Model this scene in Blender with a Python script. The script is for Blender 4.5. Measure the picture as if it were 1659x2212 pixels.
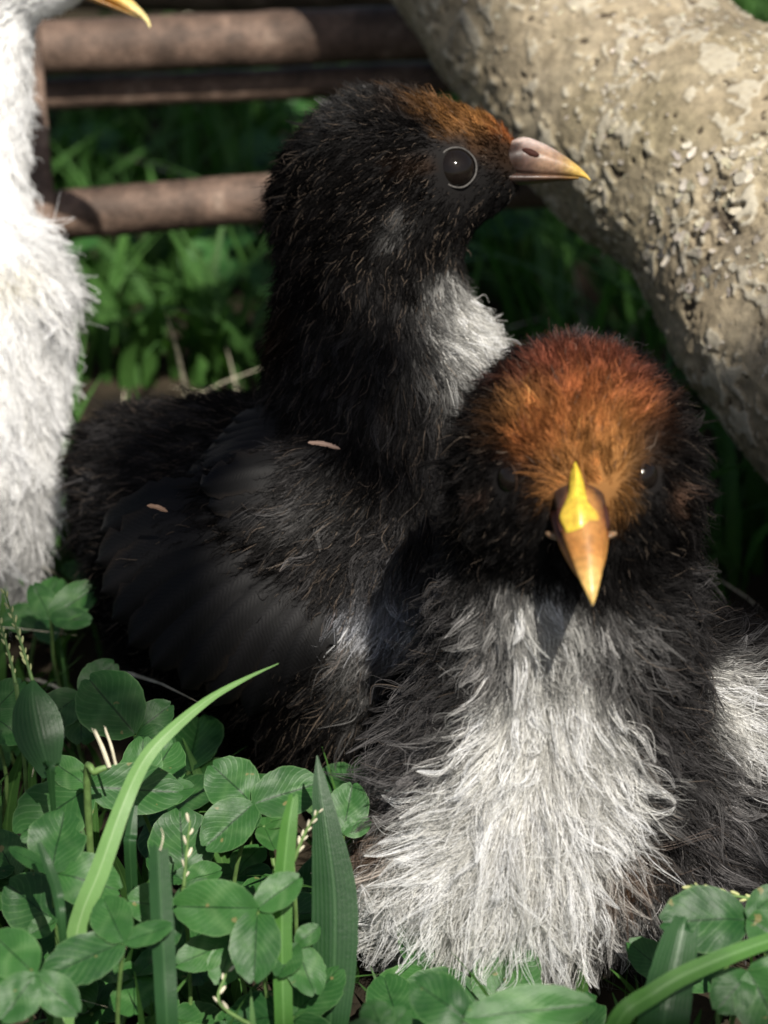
import bpy, math
import numpy as np
from mathutils import Vector, Matrix
from mathutils.kdtree import KDTree

for o in list(bpy.data.objects):
    bpy.data.objects.remove(o)
sc = bpy.context.scene
RNG = np.random.default_rng(7)
CM = 0.01                                   # everything below is laid out in centimetres

# ------------------------------------------------------------------ camera
PITCH = math.radians(28.0)
FOC = 1106.0 / math.tan(math.radians(10.0))   # layout pixels per unit slope
R_ = np.array([1.0, 0, 0])
F_ = np.array([0, math.cos(PITCH), -math.sin(PITCH)])
U_ = np.array([0, math.sin(PITCH), math.cos(PITCH)])
EYE = np.array([0, 0, 6.8]) - 45.4 * F_
cd = bpy.data.cameras.new("camera")
cam = bpy.data.objects.new("camera", cd)
sc.collection.objects.link(cam)
cam.location = EYE * CM
cam.rotation_euler = (math.pi / 2 - PITCH, 0, 0)
cd.sensor_fit = 'VERTICAL'
cd.sensor_height = 24.0
cd.sensor_width = 18.0
cd.lens = 12.0 / math.tan(math.radians(10.0))
cd.clip_start = 0.02
cd.clip_end = 400.0
cd.dof.use_dof = True
cd.dof.focus_distance = 0.462
cd.dof.aperture_fstop = 13.5
sc.camera = cam

# ------------------------------------------------------------------ sky, sun, exposure
SUN = np.array([0.20, -0.56, 0.80]); SUN = SUN / np.linalg.norm(SUN)
world = bpy.data.worlds.new("World"); sc.world = world; world.use_nodes = True
wn = world.node_tree.nodes; wl = world.node_tree.links
sky = wn.new('ShaderNodeTexSky'); sky.sky_type = 'NISHITA'; sky.sun_disc = False; sky.dust_density = 3.0; sky.ozone_density = 0.4
sky.sun_elevation = math.asin(SUN[2])
sky.sun_rotation = math.atan2(SUN[0], SUN[1])
wn['Background'].inputs['Strength'].default_value = 0.065
wl.new(sky.outputs[0], wn['Background'].inputs['Color'])
sl = bpy.data.lights.new("sun", 'SUN'); sl.energy = 5.0; sl.angle = math.radians(0.53); sl.color = (1.0, 0.95, 0.86)
so = bpy.data.objects.new("sun", sl); sc.collection.objects.link(so)
so.rotation_euler = Vector(SUN).to_track_quat('Z', 'Y').to_euler()
so.location = (0.3, -0.3, 2.0)
sc.view_settings.view_transform = 'Standard'
sc.view_settings.look = 'None'
sc.view_settings.exposure = 0.42
sc.view_settings.gamma = 1.0
sc.view_settings.use_curve_mapping = False
sc.cycles.max_bounces = 7
sc.cycles.diffuse_bounces = 4
sc.cycles.glossy_bounces = 6
sc.cycles.transmission_bounces = 6
sc.cycles.transparent_max_bounces = 8
sc.cycles_curves.shape = 'RIBBONS'
sc.cycles_curves.subdivisions = 2


# ------------------------------------------------------------------ helpers
def at(x, y, d):
    """point at distance d (cm along the view axis) seen at layout position x, y (1659 x 2212)"""
    return EYE + d * (F_ + (x - 829.5) / FOC * R_ + (1106.0 - y) / FOC * U_)


def atz(x, y, z):
    k = F_ + (x - 829.5) / FOC * R_ + (1106.0 - y) / FOC * U_
    return EYE + (z - EYE[2]) / k[2] * k


def cv(r, u, t):
    """direction: right, up, towards the viewer"""
    return r * R_ + u * U_ - t * F_


def nrm(v):
    v = np.asarray(v, float)
    return v / np.maximum(np.linalg.norm(v, axis=-1, keepdims=True), 1e-12)


def lin(r, g, b):
    c = np.array([r, g, b], float) / 255.0
    return np.where(c <= 0.04045, c / 12.92, ((c + 0.055) / 1.055) ** 2.4)


def _hash(ix, iy, iz, seed):
    h = (ix * 374761393 + iy * 668265263 + iz * 2147483647 + seed * 1274126177) & 0xFFFFFFFF
    h = ((h ^ (h >> 13)) * 1274126177) & 0xFFFFFFFF
    h = ((h ^ (h >> 16)) * 2246822519) & 0xFFFFFFFF
    h = h ^ (h >> 15)
    return (h & 0xFFFFFF) / float(0xFFFFFF)


def vnoise(p, freq, seed=0):
    q = np.asarray(p, float) * freq + 1000.0
    i = np.floor(q).astype(np.int64); f = q - i
    f = f * f * (3 - 2 * f)
    out = 0
    for a in (0, 1):
        wa = f[..., 0] if a else 1 - f[..., 0]
        for b in (0, 1):
            wb = f[..., 1] if b else 1 - f[..., 1]
            for c in (0, 1):
                wc = f[..., 2] if c else 1 - f[..., 2]
                out = out + wa * wb * wc * _hash(i[..., 0] + a, i[..., 1] + b, i[..., 2] + c, seed)
    return out * 2 - 1


def vnoise3(p, freq, seed=0):
    return np.stack([vnoise(p, freq, seed + 11 * k) for k in range(3)], -1)


def sstep(a, b, x):
    t = np.clip((x - a) / (b - a), 0, 1)
    return t * t * (3 - 2 * t)


ORIG = {}


def put(ob, origin, parent, label=None, cat=None, group=None, kind=None):
    sc.collection.objects.link(ob)
    if parent is None:
        ob.location = np.asarray(origin) * CM
        ORIG[ob.name] = np.asarray(origin, float)
    else:
        ob.parent = parent
        ORIG[ob.name] = ORIG[parent.name]
    for k, v in (("label", label), ("category", cat), ("group", group), ("kind", kind)):
        if v:
            ob[k] = v
    return ob


def empty(name, origin, label, cat, group=None):
    return put(bpy.data.objects.new(name, None), origin, None, label, cat, group)


def mesh(name, v, f, mat, parent=None, origin=None, smooth=True, attrs=None, **tags):
    """v in cm, world axes; the object sits at origin (its own, or its thing's)"""
    v = np.asarray(v, float)
    if parent is not None:
        origin = ORIG[parent.name]
    elif origin is None:
        origin = np.array([v[:, 0].mean(), v[:, 1].mean(), v[:, 2].min()])
    me = bpy.data.meshes.new(name)
    f = np.asarray(f) if not isinstance(f, list) else f
    if isinstance(f, np.ndarray):
        n, k = f.shape
        me.vertices.add(len(v)); me.vertices.foreach_set("co", ((v - origin) * CM).astype(np.float32).ravel())
        me.loops.add(n * k); me.loops.foreach_set("vertex_index", f.astype(np.int32).ravel())
        me.polygons.add(n); me.polygons.foreach_set("loop_start", np.arange(0, n * k, k, dtype=np.int32))
        me.update(calc_edges=True)
    else:
        me.from_pydata(((v - origin) * CM).tolist(), [], f)
    if smooth:
        me.polygons.foreach_set("use_smooth", np.ones(len(me.polygons), dtype=bool))
    for an, (ty, arr) in (attrs or {}).items():
        a = me.attributes.new(an, ty, 'POINT')
        arr = np.asarray(arr, np.float32)
        if ty == 'FLOAT_COLOR':
            if arr.shape[-1] == 3:
                arr = np.concatenate([arr, np.ones((len(arr), 1), np.float32)], 1)
            a.data.foreach_set("color", arr.ravel())
        elif ty == 'FLOAT_VECTOR':
            a.data.foreach_set("vector", arr.ravel())
        else:
            a.data.foreach_set("value", arr.ravel())
    me.materials.append(mat)
    me.validate()
    return put(bpy.data.objects.new(name, me), origin, parent, **tags)


def grid_faces(nr, nc, close=False, base=0):
    r = np.arange(nr - 1)[:, None]; m = nc if close else nc - 1
    c = np.arange(m)[None, :]
    a = r * nc + c; b = r * nc + (c + 1) % nc
    return (np.stack([a, b, b + nc, a + nc], -1).reshape(-1, 4) + base)


def spline(pts, n):
    """Catmull-Rom through pts (rows of any width), n samples"""
    P = np.asarray(pts, float)
    P = np.vstack([2 * P[0] - P[1], P, 2 * P[-1] - P[-2]])
    m = len(P) - 3
    t = np.linspace(0, m - 1e-9, n); i = t.astype(int); f = (t - i)[:, None]
    a, b, c, d = P[i], P[i + 1], P[i + 2], P[i + 3]
    return 0.5 * (2 * b + (c - a) * f + (2 * a - 5 * b + 4 * c - d) * f ** 2 + (3 * b - a - 3 * c + d) * f ** 3)


def tube(path, rad, nseg=10, n=None, caps=True):
    P = spline(path, n) if n else np.asarray(path, float)
    rad = np.interp(np.linspace(0, 1, len(P)), np.linspace(0, 1, len(np.atleast_1d(rad))), np.atleast_1d(rad))
    T = nrm(np.gradient(P, axis=0))
    ref = np.array([0.3, 0.9, 0.2]) if abs(T[0] @ np.array([0, 0, 1.0])) > 0.8 else np.array([0, 0, 1.0])
    A = nrm(np.cross(T, ref)); B = np.cross(T, A)
    an = np.linspace(0, 2 * np.pi, nseg, endpoint=False)
    V = P[:, None, :] + rad[:, None, None] * (np.cos(an)[None, :, None] * A[:, None, :] + np.sin(an)[None, :, None] * B[:, None, :])
    V = V.reshape(-1, 3)
    Fc = grid_faces(len(P), nseg, True)
    return V, Fc


def blob(c, r, axes=None, nu=12, nv=8):
    th = np.linspace(0, np.pi, nv); ph = np.linspace(0, 2 * np.pi, nu, endpoint=False)
    V = np.stack([np.sin(th)[:, None] * np.cos(ph), np.sin(th)[:, None] * np.sin(ph), np.cos(th)[:, None] * np.ones(nu)], -1).reshape(-1, 3)
    V = V * np.asarray(r)
    if axes is not None:
        V = V @ np.asarray(axes)
    return V + c, grid_faces(nv, nu, True)


def join(parts):
    vs, fs, o = [], [], 0
    for v, f in parts:
        vs.append(v); fs.append(np.asarray(f) + o); o += len(v)
    return np.vstack(vs), np.vstack(fs)


# ------------------------------------------------------------------ materials
def new_mat(name):
    m = bpy.data.materials.new(name); m.use_nodes = True
    nt = m.node_tree
    return m, nt, nt.nodes, nt.links, nt.nodes['Principled BSDF']


def N(nodes, ty, **kw):
    n = nodes.new(ty)
    for k, v in kw.items():
        if k in n.inputs:
            n.inputs[k].default_value = v
        else:
            setattr(n, k, v)
    return n


def ramp(nodes, stops, interp='LINEAR'):
    r = nodes.new('ShaderNodeValToRGB'); r.color_ramp.interpolation = interp
    e = r.color_ramp.elements
    while len(e) < len(stops):
        e.new(0.5)
    for el, (p, c) in zip(e, stops):
        el.position = p; el.color = (*c, 1) if len(c) == 3 else c
    return r


def attr(nodes, name):
    a = nodes.new('ShaderNodeAttribute'); a.attribute_name = name; return a


def mixc(nodes, links, fac, a, b, mode='MIX'):
    m = nodes.new('ShaderNodeMix'); m.data_type = 'RGBA'; m.blend_type = mode
    for sock, val in ((m.inputs[0], fac), (m.inputs[6], a), (m.inputs[7], b)):
        if isinstance(val, (int, float)):
            sock.default_value = val
        elif isinstance(val, (tuple, list, np.ndarray)):
            sock.default_value = (*val[:3], 1)
        else:
            links.new(val, sock)
    return m.outputs[2]


def math_n(nodes, links, op, a, b=0.0, c=0.0):
    m = nodes.new('ShaderNodeMath'); m.operation = op
    for s, v in zip(m.inputs, (a, b, c)):
        if isinstance(v, (int, float)):
            s.default_value = v
        else:
            links.new(v, s)
    return m.outputs[0]


def hair_mat(name, rough=0.40, radial=0.8):
    m = bpy.data.materials.new(name); m.use_nodes = True
    nt = m.node_tree; nt.nodes.clear()
    out = nt.nodes.new('ShaderNodeOutputMaterial')
    a = attr(nt.nodes, "down_color")
    rf = nt.nodes.new('ShaderNodeBsdfHair'); rf.component = 'Reflection'
    tr = nt.nodes.new('ShaderNodeBsdfHair'); tr.component = 'Transmission'
    for h in (rf, tr):
        h.inputs['RoughnessU'].default_value = rough; h.inputs['RoughnessV'].default_value = radial
        nt.links.new(a.outputs['Color'], h.inputs['Color'])
    df = nt.nodes.new('ShaderNodeBsdfDiffuse'); nt.links.new(a.outputs['Color'], df.inputs['Color'])
    m1 = nt.nodes.new('ShaderNodeMixShader'); m1.inputs[0].default_value = 0.42
    nt.links.new(rf.outputs[0], m1.inputs[1]); nt.links.new(tr.outputs[0], m1.inputs[2])
    m2 = nt.nodes.new('ShaderNodeMixShader'); m2.inputs[0].default_value = 0.35
    nt.links.new(m1.outputs[0], m2.inputs[1]); nt.links.new(df.outputs[0], m2.inputs[2])
    nt.links.new(m2.outputs[0], out.inputs['Surface'])
    return m


def attr_mat(name, attribute, rough=0.5, spec=0.4, coat=0.0, sss=0.0, noise=0.0, nscale=300, bump=0.0):
    m, nt, ns, ls, b = new_mat(name)
    a = attr(ns, attribute)
    col = a.outputs['Color']
    if noise or bump:
        tc = ns.new('ShaderNodeTexCoord')
        nz = N(ns, 'ShaderNodeTexNoise', Scale=nscale, Detail=5.0)
        ls.new(tc.outputs['Object'], nz.inputs['Vector'])
        if noise:
            r = ramp(ns, [(0.3, (1 - noise,) * 3), (0.7, (1 + noise,) * 3)])
            ls.new(nz.outputs['Fac'], r.inputs[0])
            col = mixc(ns, ls, 1.0, col, r.outputs[0], 'MULTIPLY')
        if bump:
            bp = N(ns, 'ShaderNodeBump', Strength=bump, Distance=0.0005)
            ls.new(nz.outputs['Fac'], bp.inputs['Height']); ls.new(bp.outputs[0], b.inputs['Normal'])
    ls.new(col, b.inputs['Base Color'])
    b.inputs['Roughness'].default_value = rough
    b.inputs['Specular IOR Level'].default_value = spec
    b.inputs['Coat Weight'].default_value = coat
    b.inputs['Coat Roughness'].default_value = 0.15
    if sss:
        b.inputs['Subsurface Weight'].default_value = sss
        b.inputs['Subsurface Scale'].default_value = 0.002
    return m


def leaf_mat(name, dark, light, vein, veinamt=0.5, trans=0.3, rough=0.42, stripes=False):
    """leaf(u across -1..1, v along 0..1, per-leaf random) drives veins and mottling"""
    m, nt, ns, ls, b = new_mat(name)
    a = attr(ns, "leaf")
    sep = ns.new('ShaderNodeSeparateXYZ'); ls.new(a.outputs['Vector'], sep.inputs[0])
    u, v, rnd = sep.outputs
    tc = ns.new('ShaderNodeTexCoord')
    nz = N(ns, 'ShaderNodeTexNoise', Scale=260.0, Detail=6.0, Roughness=0.6)
    ls.new(tc.outputs['Object'], nz.inputs['Vector'])
    nz2 = N(ns, 'ShaderNodeTexNoise', Scale=1500.0, Detail=3.0)
    ls.new(tc.outputs['Object'], nz2.inputs['Vector'])
    t = math_n(ns, ls, 'MULTIPLY_ADD', rnd, 0.5, math_n(ns, ls, 'MULTIPLY_ADD', nz.outputs['Fac'], 0.9, -0.2))
    r = ramp(ns, [(0.15, dark), (0.85, light)]); ls.new(t, r.inputs[0])
    col = r.outputs[0]
    au = math_n(ns, ls, 'ABSOLUTE', u)
    if stripes:
        w = math_n(ns, ls, 'SINE', math_n(ns, ls, 'MULTIPLY', u, 34.0))
        w = math_n(ns, ls, 'MULTIPLY_ADD', w, 0.5, 0.5)
        col = mixc(ns, ls, math_n(ns, ls, 'MULTIPLY', w, veinamt), col, vein)
        mid = ramp(ns, [(0.03, (1, 1, 1)), (0.11, (0, 0, 0))]); ls.new(au, mid.inputs[0])
        col = mixc(ns, ls, math_n(ns, ls, 'MULTIPLY', mid.outputs[0], 0.6), col, vein)
        hgt = w
    else:
        # feathered side veins sloping outwards, broken by noise
        k = math_n(ns, ls, 'MULTIPLY_ADD', au, -0.42, v)
        k = math_n(ns, ls, 'MULTIPLY_ADD', nz.outputs['Fac'], 0.10, k)
        w = math_n(ns, ls, 'SINE', math_n(ns, ls, 'MULTIPLY', k, math_n(ns, ls, 'MULTIPLY_ADD', rnd, 26.0, 46.0)))
        wr = ramp(ns, [(0.74, (0, 0, 0)), (1.0, (1, 1, 1))]); ls.new(math_n(ns, ls, 'MULTIPLY_ADD', w, 0.5, 0.5), wr.inputs[0])
        pm = ramp(ns, [(0.45, (0, 0, 0)), (0.72, (1, 1, 1))]); ls.new(nz.outputs['Fac'], pm.inputs[0])
        fac = math_n(ns, ls, 'MULTIPLY', math_n(ns, ls, 'MULTIPLY', wr.outputs[0], math_n(ns, ls, 'MULTIPLY_ADD', pm.outputs[0], 0.75, 0.25)), veinamt)
        col = mixc(ns, ls, fac, col, vein)
        # pale irregular chevron
        ch = math_n(ns, ls, 'ABSOLUTE', math_n(ns, ls, 'SUBTRACT', math_n(ns, ls, 'MULTIPLY_ADD', au, 0.28, v), math_n(ns, ls, 'MULTIPLY_ADD', nz.outputs['Fac'], 0.25, 0.46)))
        cr = ramp(ns, [(0.0, (1, 1, 1)), (0.12, (0, 0, 0))]); ls.new(ch, cr.inputs[0])
        col = mixc(ns, ls, math_n(ns, ls, 'MULTIPLY', cr.outputs[0], math_n(ns, ls, 'MULTIPLY', rnd, 0.30)), col, vein)
        mid = ramp(ns, [(0.012, (1, 1, 1)), (0.05, (0, 0, 0))]); ls.new(au, mid.inputs[0])
        col = mixc(ns, ls, math_n(ns, ls, 'MULTIPLY', mid.outputs[0], 0.8), col, tuple(0.45 * x for x in dark))
        edge = ramp(ns, [(0.93, (0, 0, 0)), (1.0, (1, 1, 1))]); ls.new(au, edge.inputs[0])
        col = mixc(ns, ls, math_n(ns, ls, 'MULTIPLY', edge.outputs[0], 0.35), col, vein)
        hgt = wr.outputs[0]
        ns3 = N(ns, 'ShaderNodeTexNoise', Scale=420.0, Detail=2.0); ls.new(tc.outputs['Object'], ns3.inputs['Vector'])
        sp = ramp(ns, [(0.70, (0, 0, 0)), (0.74, (1, 1, 1))]); ls.new(ns3.outputs['Fac'], sp.inputs[0])
        col = mixc(ns, ls, math_n(ns, ls, 'MULTIPLY', sp.outputs[0], 0.8), col, (0.20, 0.17, 0.07))
    ls.new(col, b.inputs['Base Color'])
    b.inputs['Roughness'].default_value = rough
    b.inputs['Specular IOR Level'].default_value = 0.22
    hh = math_n(ns, ls, 'MULTIPLY_ADD', hgt, -0.5, nz2.outputs['Fac'])
    bp = N(ns, 'ShaderNodeBump', Strength=0.14, Distance=0.0003)
    ls.new(hh, bp.inputs['Height']); ls.new(bp.outputs[0], b.inputs['Normal'])
    tr = ns.new('ShaderNodeBsdfTranslucent')
    tcol = mixc(ns, ls, 1.0, col, (1.15, 1.45, 0.5), 'MULTIPLY'); ls.new(tcol, tr.inputs['Color'])
    mx = ns.new('ShaderNodeMixShader'); mx.inputs[0].default_value = trans
    ls.new(b.outputs[0], mx.inputs[1]); ls.new(tr.outputs[0], mx.inputs[2])
    ls.new(mx.outputs[0], ns['Material Output'].inputs['Surface'])
    return m


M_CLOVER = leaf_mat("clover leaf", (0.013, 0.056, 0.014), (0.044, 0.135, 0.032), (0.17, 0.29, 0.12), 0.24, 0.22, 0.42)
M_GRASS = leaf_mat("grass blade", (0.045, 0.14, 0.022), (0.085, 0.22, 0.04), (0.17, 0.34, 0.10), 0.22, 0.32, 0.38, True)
M_GRASSL = leaf_mat("pale sunlit grass blade", (0.085, 0.20, 0.045), (0.15, 0.31, 0.085), (0.34, 0.48, 0.24), 0.35, 0.32, 0.38, True)  # lighter copy for the long blade, sunlit sheen put into its colour
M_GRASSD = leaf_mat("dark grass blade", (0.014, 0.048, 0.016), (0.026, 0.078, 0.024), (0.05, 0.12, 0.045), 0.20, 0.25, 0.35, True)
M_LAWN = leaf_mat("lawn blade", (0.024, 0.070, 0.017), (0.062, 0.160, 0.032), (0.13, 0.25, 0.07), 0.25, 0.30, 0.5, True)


def plain(name, c, rough=0.7, spec=0.3, vary=0.35, scale=400):
    m, nt, ns, ls, b = new_mat(name)
    tc = ns.new('ShaderNodeTexCoord')
    nz = N(ns, 'ShaderNodeTexNoise', Scale=scale, Detail=5.0); ls.new(tc.outputs['Object'], nz.inputs['Vector'])
    r = ramp(ns, [(0.3, tuple(x * (1 - vary) for x in c)), (0.7, tuple(x * (1 + vary) for x in c))])
    ls.new(nz.outputs['Fac'], r.inputs[0]); ls.new(r.outputs[0], b.inputs['Base Color'])
    bp = N(ns, 'ShaderNodeBump', Strength=0.4, Distance=0.0004)
    ls.new(nz.outputs['Fac'], bp.inputs['Height']); ls.new(bp.outputs[0], b.inputs['Normal'])
    b.inputs['Roughness'].default_value = rough; b.inputs['Specular IOR Level'].default_value = spec
    return m


M_STEM = plain("clover stem", (0.10, 0.17, 0.05), 0.5)
M_STRAW = plain("dry straw", (0.50, 0.46, 0.34), 0.6)
M_SEED = plain("grass seed", (0.42, 0.44, 0.20), 0.55)
M_EYE = plain("chick eye", (0.008, 0.006, 0.005), 0.08, 0.25, 0.1)
M_LID = plain("eyelid skin", (0.055, 0.05, 0.045), 0.5, 0.4, 0.3, 1500)
M_LIDD = plain("dark eyelid skin", (0.03, 0.017, 0.011), 0.7, 0.1)
M_NOSTRIL = plain("nostril", (0.035, 0.010, 0.006), 0.7, 0.2)
M_LEG = plain("leg skin", (0.45, 0.32, 0.10), 0.5)
M_DOWN = hair_mat("down")
M_SKIN = attr_mat("down base", "down_color", 0.9, 0.1)
M_BEAK = attr_mat("beak horn", "horn", 0.40, 0.4, 0.12, 0.15, 0.25, 1100, 0.12)


def feather_mat():
    m, nt, ns, ls, b = new_mat("feather vane")
    a = attr(ns, "vane"); uv = attr(ns, "leaf")
    sep = ns.new('ShaderNodeSeparateXYZ'); ls.new(uv.outputs['Vector'], sep.inputs[0])
    au = math_n(ns, ls, 'ABSOLUTE', sep.outputs[0])
    tc = ns.new('ShaderNodeTexCoord')
    nz = N(ns, 'ShaderNodeTexNoise', Scale=500.0, Detail=4.0); ls.new(tc.outputs['Object'], nz.inputs['Vector'])
    k = math_n(ns, ls, 'MULTIPLY_ADD', au, -0.16, sep.outputs[1])
    k = math_n(ns, ls, 'MULTIPLY_ADD', nz.outputs['Fac'], 0.05, k)
    w = math_n(ns, ls, 'MULTIPLY_ADD', math_n(ns, ls, 'SINE', math_n(ns, ls, 'MULTIPLY', k, 210.0)), 0.5, 0.5)
    r = ramp(ns, [(0.0, (0.82, 0.82, 0.82)), (1.0, (1.12, 1.12, 1.12))]); ls.new(w, r.inputs[0])
    ls.new(mixc(ns, ls, 1.0, a.outputs['Color'], r.outputs[0], 'MULTIPLY'), b.inputs['Base Color'])
    b.inputs['Roughness'].default_value = 0.55; b.inputs['Specular IOR Level'].default_value = 0.12
    bp = N(ns, 'ShaderNodeBump', Strength=0.08, Distance=0.0003); ls.new(w, bp.inputs['Height']); ls.new(bp.outputs[0], b.inputs['Normal'])
    return m


M_FEATHER = feather_mat()

# ------------------------------------------------------------------ ground (setting)
def ground():
    m, nt, ns, ls, b = new_mat("soil")
    tc = ns.new('ShaderNodeTexCoord')
    n1 = N(ns, 'ShaderNodeTexNoise', Scale=45.0, Detail=8.0, Roughness=0.65); ls.new(tc.outputs['Object'], n1.inputs['Vector'])
    n2 = N(ns, 'ShaderNodeTexNoise', Scale=1.2, Detail=6.0); ls.new(tc.outputs['Object'], n2.inputs['Vector'])
    r = ramp(ns, [(0.3, (0.012, 0.010, 0.007)), (0.7, (0.05, 0.038, 0.024))]); ls.new(n1.outputs['Fac'], r.inputs[0])
    g = ramp(ns, [(0.35, (0.02, 0.05, 0.014)), (0.65, (0.05, 0.10, 0.03))]); ls.new(n2.outputs['Fac'], g.inputs[0])
    # beyond the built turf the sheet itself is grass coloured
    ln = ns.new('ShaderNodeVectorMath'); ln.operation = 'LENGTH'; ls.new(tc.outputs['Object'], ln.inputs[0])
    fr = ramp(ns, [(0.25, (0, 0, 0)), (0.5, (1, 1, 1))]); ls.new(math_n(ns, ls, 'MULTIPLY', ln.outputs['Value'], 0.2), fr.inputs[0])
    ls.new(mixc(ns, ls, fr.outputs[0], r.outputs[0], g.outputs[0]), b.inputs['Base Color'])
    b.inputs['Roughness'].default_value = 0.95; b.inputs['Specular IOR Level'].default_value = 0.15
    bp = N(ns, 'ShaderNodeBump', Strength=0.8, Distance=0.004); ls.new(n1.outputs['Fac'], bp.inputs['Height']); ls.new(bp.outputs[0], b.inputs['Normal'])
    ax = np.concatenate([[-20000, -6000, -2000, -600, -250], np.linspace(-120, 120, 121), [250, 600, 2000, 6000, 20000]])
    X, Y = np.meshgrid(ax, ax)
    P = np.stack([X, Y, 0 * X], -1)
    fade = np.exp(-(np.hypot(X, Y) / 160) ** 2)
    Z = (vnoise(P, 0.09, 3) * 0.35 + vnoise(P, 0.35, 4) * 0.18) * fade - 0.25
    V = np.stack([X, Y, Z], -1).reshape(-1, 3)
    mesh("ground", V, grid_faces(len(ax), len(ax)), m, origin=np.zeros(3), kind="structure")


ground()


# ------------------------------------------------------------------ tree limb
def limb():
    m, nt, ns, ls, b = new_mat("limb bark")
    tc = ns.new('ShaderNodeTexCoord')
    hgt = attr(ns, "relief")
    def noise(s, d=8.0, rr=0.6):
        n = N(ns, 'ShaderNodeTexNoise', Scale=s, Detail=d, Roughness=rr); ls.new(tc.outputs['Object'], n.inputs['Vector']); return n.outputs['Fac']
    n1, n2, n3 = noise(60.0), noise(380.0, 6.0, 0.7), noise(22.0)
    r = ramp(ns, [(0.28, (0.20, 0.165, 0.115)), (0.5, (0.29, 0.245, 0.175)), (0.72, (0.36, 0.315, 0.24))]); ls.new(n1, r.inputs[0])
    moss = ramp(ns, [(0.48, (0, 0, 0)), (0.7, (1, 1, 1))]); ls.new(n3, moss.inputs[0])
    col = mixc(ns, ls, math_n(ns, ls, 'MULTIPLY', moss.outputs[0], 0.35), r.outputs[0], (0.20, 0.19, 0.10))
    fine = ramp(ns, [(0.35, (0.62, 0.60, 0.56)), (0.65, (1.25, 1.22, 1.15))]); ls.new(n2, fine.inputs[0])
    col = mixc(ns, ls, 1.0, col, fine.outputs[0], 'MULTIPLY')
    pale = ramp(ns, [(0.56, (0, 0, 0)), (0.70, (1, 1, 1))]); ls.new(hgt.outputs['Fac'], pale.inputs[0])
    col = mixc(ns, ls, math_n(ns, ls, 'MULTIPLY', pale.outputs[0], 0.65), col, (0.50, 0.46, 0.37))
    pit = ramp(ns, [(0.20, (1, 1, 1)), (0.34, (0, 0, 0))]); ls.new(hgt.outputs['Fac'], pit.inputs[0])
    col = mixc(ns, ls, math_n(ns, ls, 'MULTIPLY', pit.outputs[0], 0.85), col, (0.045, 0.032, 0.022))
    ls.new(col, b.inputs['Base Color'])
    b.inputs['Roughness'].default_value = 0.8; b.inputs['Specular IOR Level'].default_value = 0.25
    bp = N(ns, 'ShaderNodeBump', Strength=0.6, Distance=0.0008); ls.new(n2, bp.inputs['Height']); ls.new(bp.outputs[0], b.inputs['Normal'])

    A = at(1212, 30, 58.0); B = at(1950, 850, 52.5)
    ax = nrm(A - B)
    lo = B - ax * (B[2] + 1.0) / ax[2]           # where it meets the ground
    hi = A + ax * 16.0 + np.array([-3.0, 2.0, 6.0])
    path = spline(np.array([lo, B, at(1622, 402, 55.2), A, hi]), 760)
    T = nrm(np.gradient(path, axis=0)); A1 = nrm(np.cross(T, np.array([0, 0, 1.0]))); B1 = np.cross(A1, T)
    nseg = 420
    an = np.linspace(0, 2 * np.pi, nseg, endpoint=False)
    dirs = np.cos(an)[None, :, None] * A1[:, None] + np.sin(an)[None, :, None] * B1[:, None]
    rad = np.interp(np.linspace(0, 1, 760), [0, 0.15, 0.5, 1], [3.4, 3.0, 2.78, 2.4])[:, None]
    P0 = path[:, None] + dirs * rad[..., None]
    rad = rad + 0.16 * vnoise(P0, 0.35, 21) + 0.07 * vnoise(P0, 1.1, 22)
    # relief: raised flakes with ragged edges, pits between them
    w = P0 + 0.25 * vnoise3(P0, 2.2, 30)
    a = vnoise(w, 2.6, 23); c2 = vnoise(w, 5.5, 24); e = vnoise(P0, 12.0, 25)
    fl = sstep(0.22, 0.32, a * 0.55 + c2 * 0.5 + 0.18 * e)
    pits = sstep(0.52, 0.62, vnoise(w, 4.2, 26) * 0.75 + 0.35 * vnoise(P0, 9.0, 27))
    # an old branch scar with loose plates
    scar_c = at(1600, 470, 52.5)
    sd = np.linalg.norm((P0 - scar_c) / np.array([1.5, 1.5, 1.5]), axis=-1)
    sm = 1 - sstep(0.35, 1.0, sd)
    pl = sstep(-0.05, 0.05, vnoise(w, 3.4, 28) + 0.4 * vnoise(P0, 8.0, 29))
    relief = 0.45 + 0.22 * fl - 0.3 * pits * (1 - fl) + 0.12 * e * 0.5 + sm * (0.34 * pl - 0.22)
    rad = rad + 0.035 * fl - 0.06 * pits * (1 - fl) + 0.010 * e + sm * (0.16 * pl - 0.05) + 0.02 * c2
    V = (path[:, None] + dirs * rad[..., None]).reshape(-1, 3)
    root = empty("tree_limb", lo, "thick pale tan tree limb with flaking bark slanting down beside the chicks", "tree limb")
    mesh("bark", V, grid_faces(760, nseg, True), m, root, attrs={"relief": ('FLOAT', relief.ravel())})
    # curled loose chips standing off the bark
    rs = np.random.default_rng(5)
    parts, cols = [], []
    n = 5000
    ii = rs.integers(20, 640, n); jj = rs.integers(0, nseg, n)
    for i, j in zip(ii, jj):
        p = path[i] + dirs[i, j] * (rad[i, j] + 0.004)
        nn = dirs[i, j]; t = nrm(np.cross(nn, rs.normal(size=3))); s = np.cross(nn, t)
        near_scar = np.linalg.norm(p - scar_c) < 1.7
        if not near_scar and (vnoise(p, 0.9, 77) < rs.uniform(-0.5, 0.35)):
            continue
        L = rs.uniform(0.02, 0.065) * (2.0 if near_scar else 1.0); W = L * rs.uniform(0.35, 0.9)
        g = np.linspace(-1, 1, 4)
        uu, vv = np.meshgrid(g, g)
        ou = uu * L * (1 - 0.25 * vv ** 2) + rs.normal(size=uu.shape) * L * 0.14
        ov = vv * W * (1 - 0.25 * uu ** 2) + rs.normal(size=uu.shape) * W * 0.14
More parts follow.
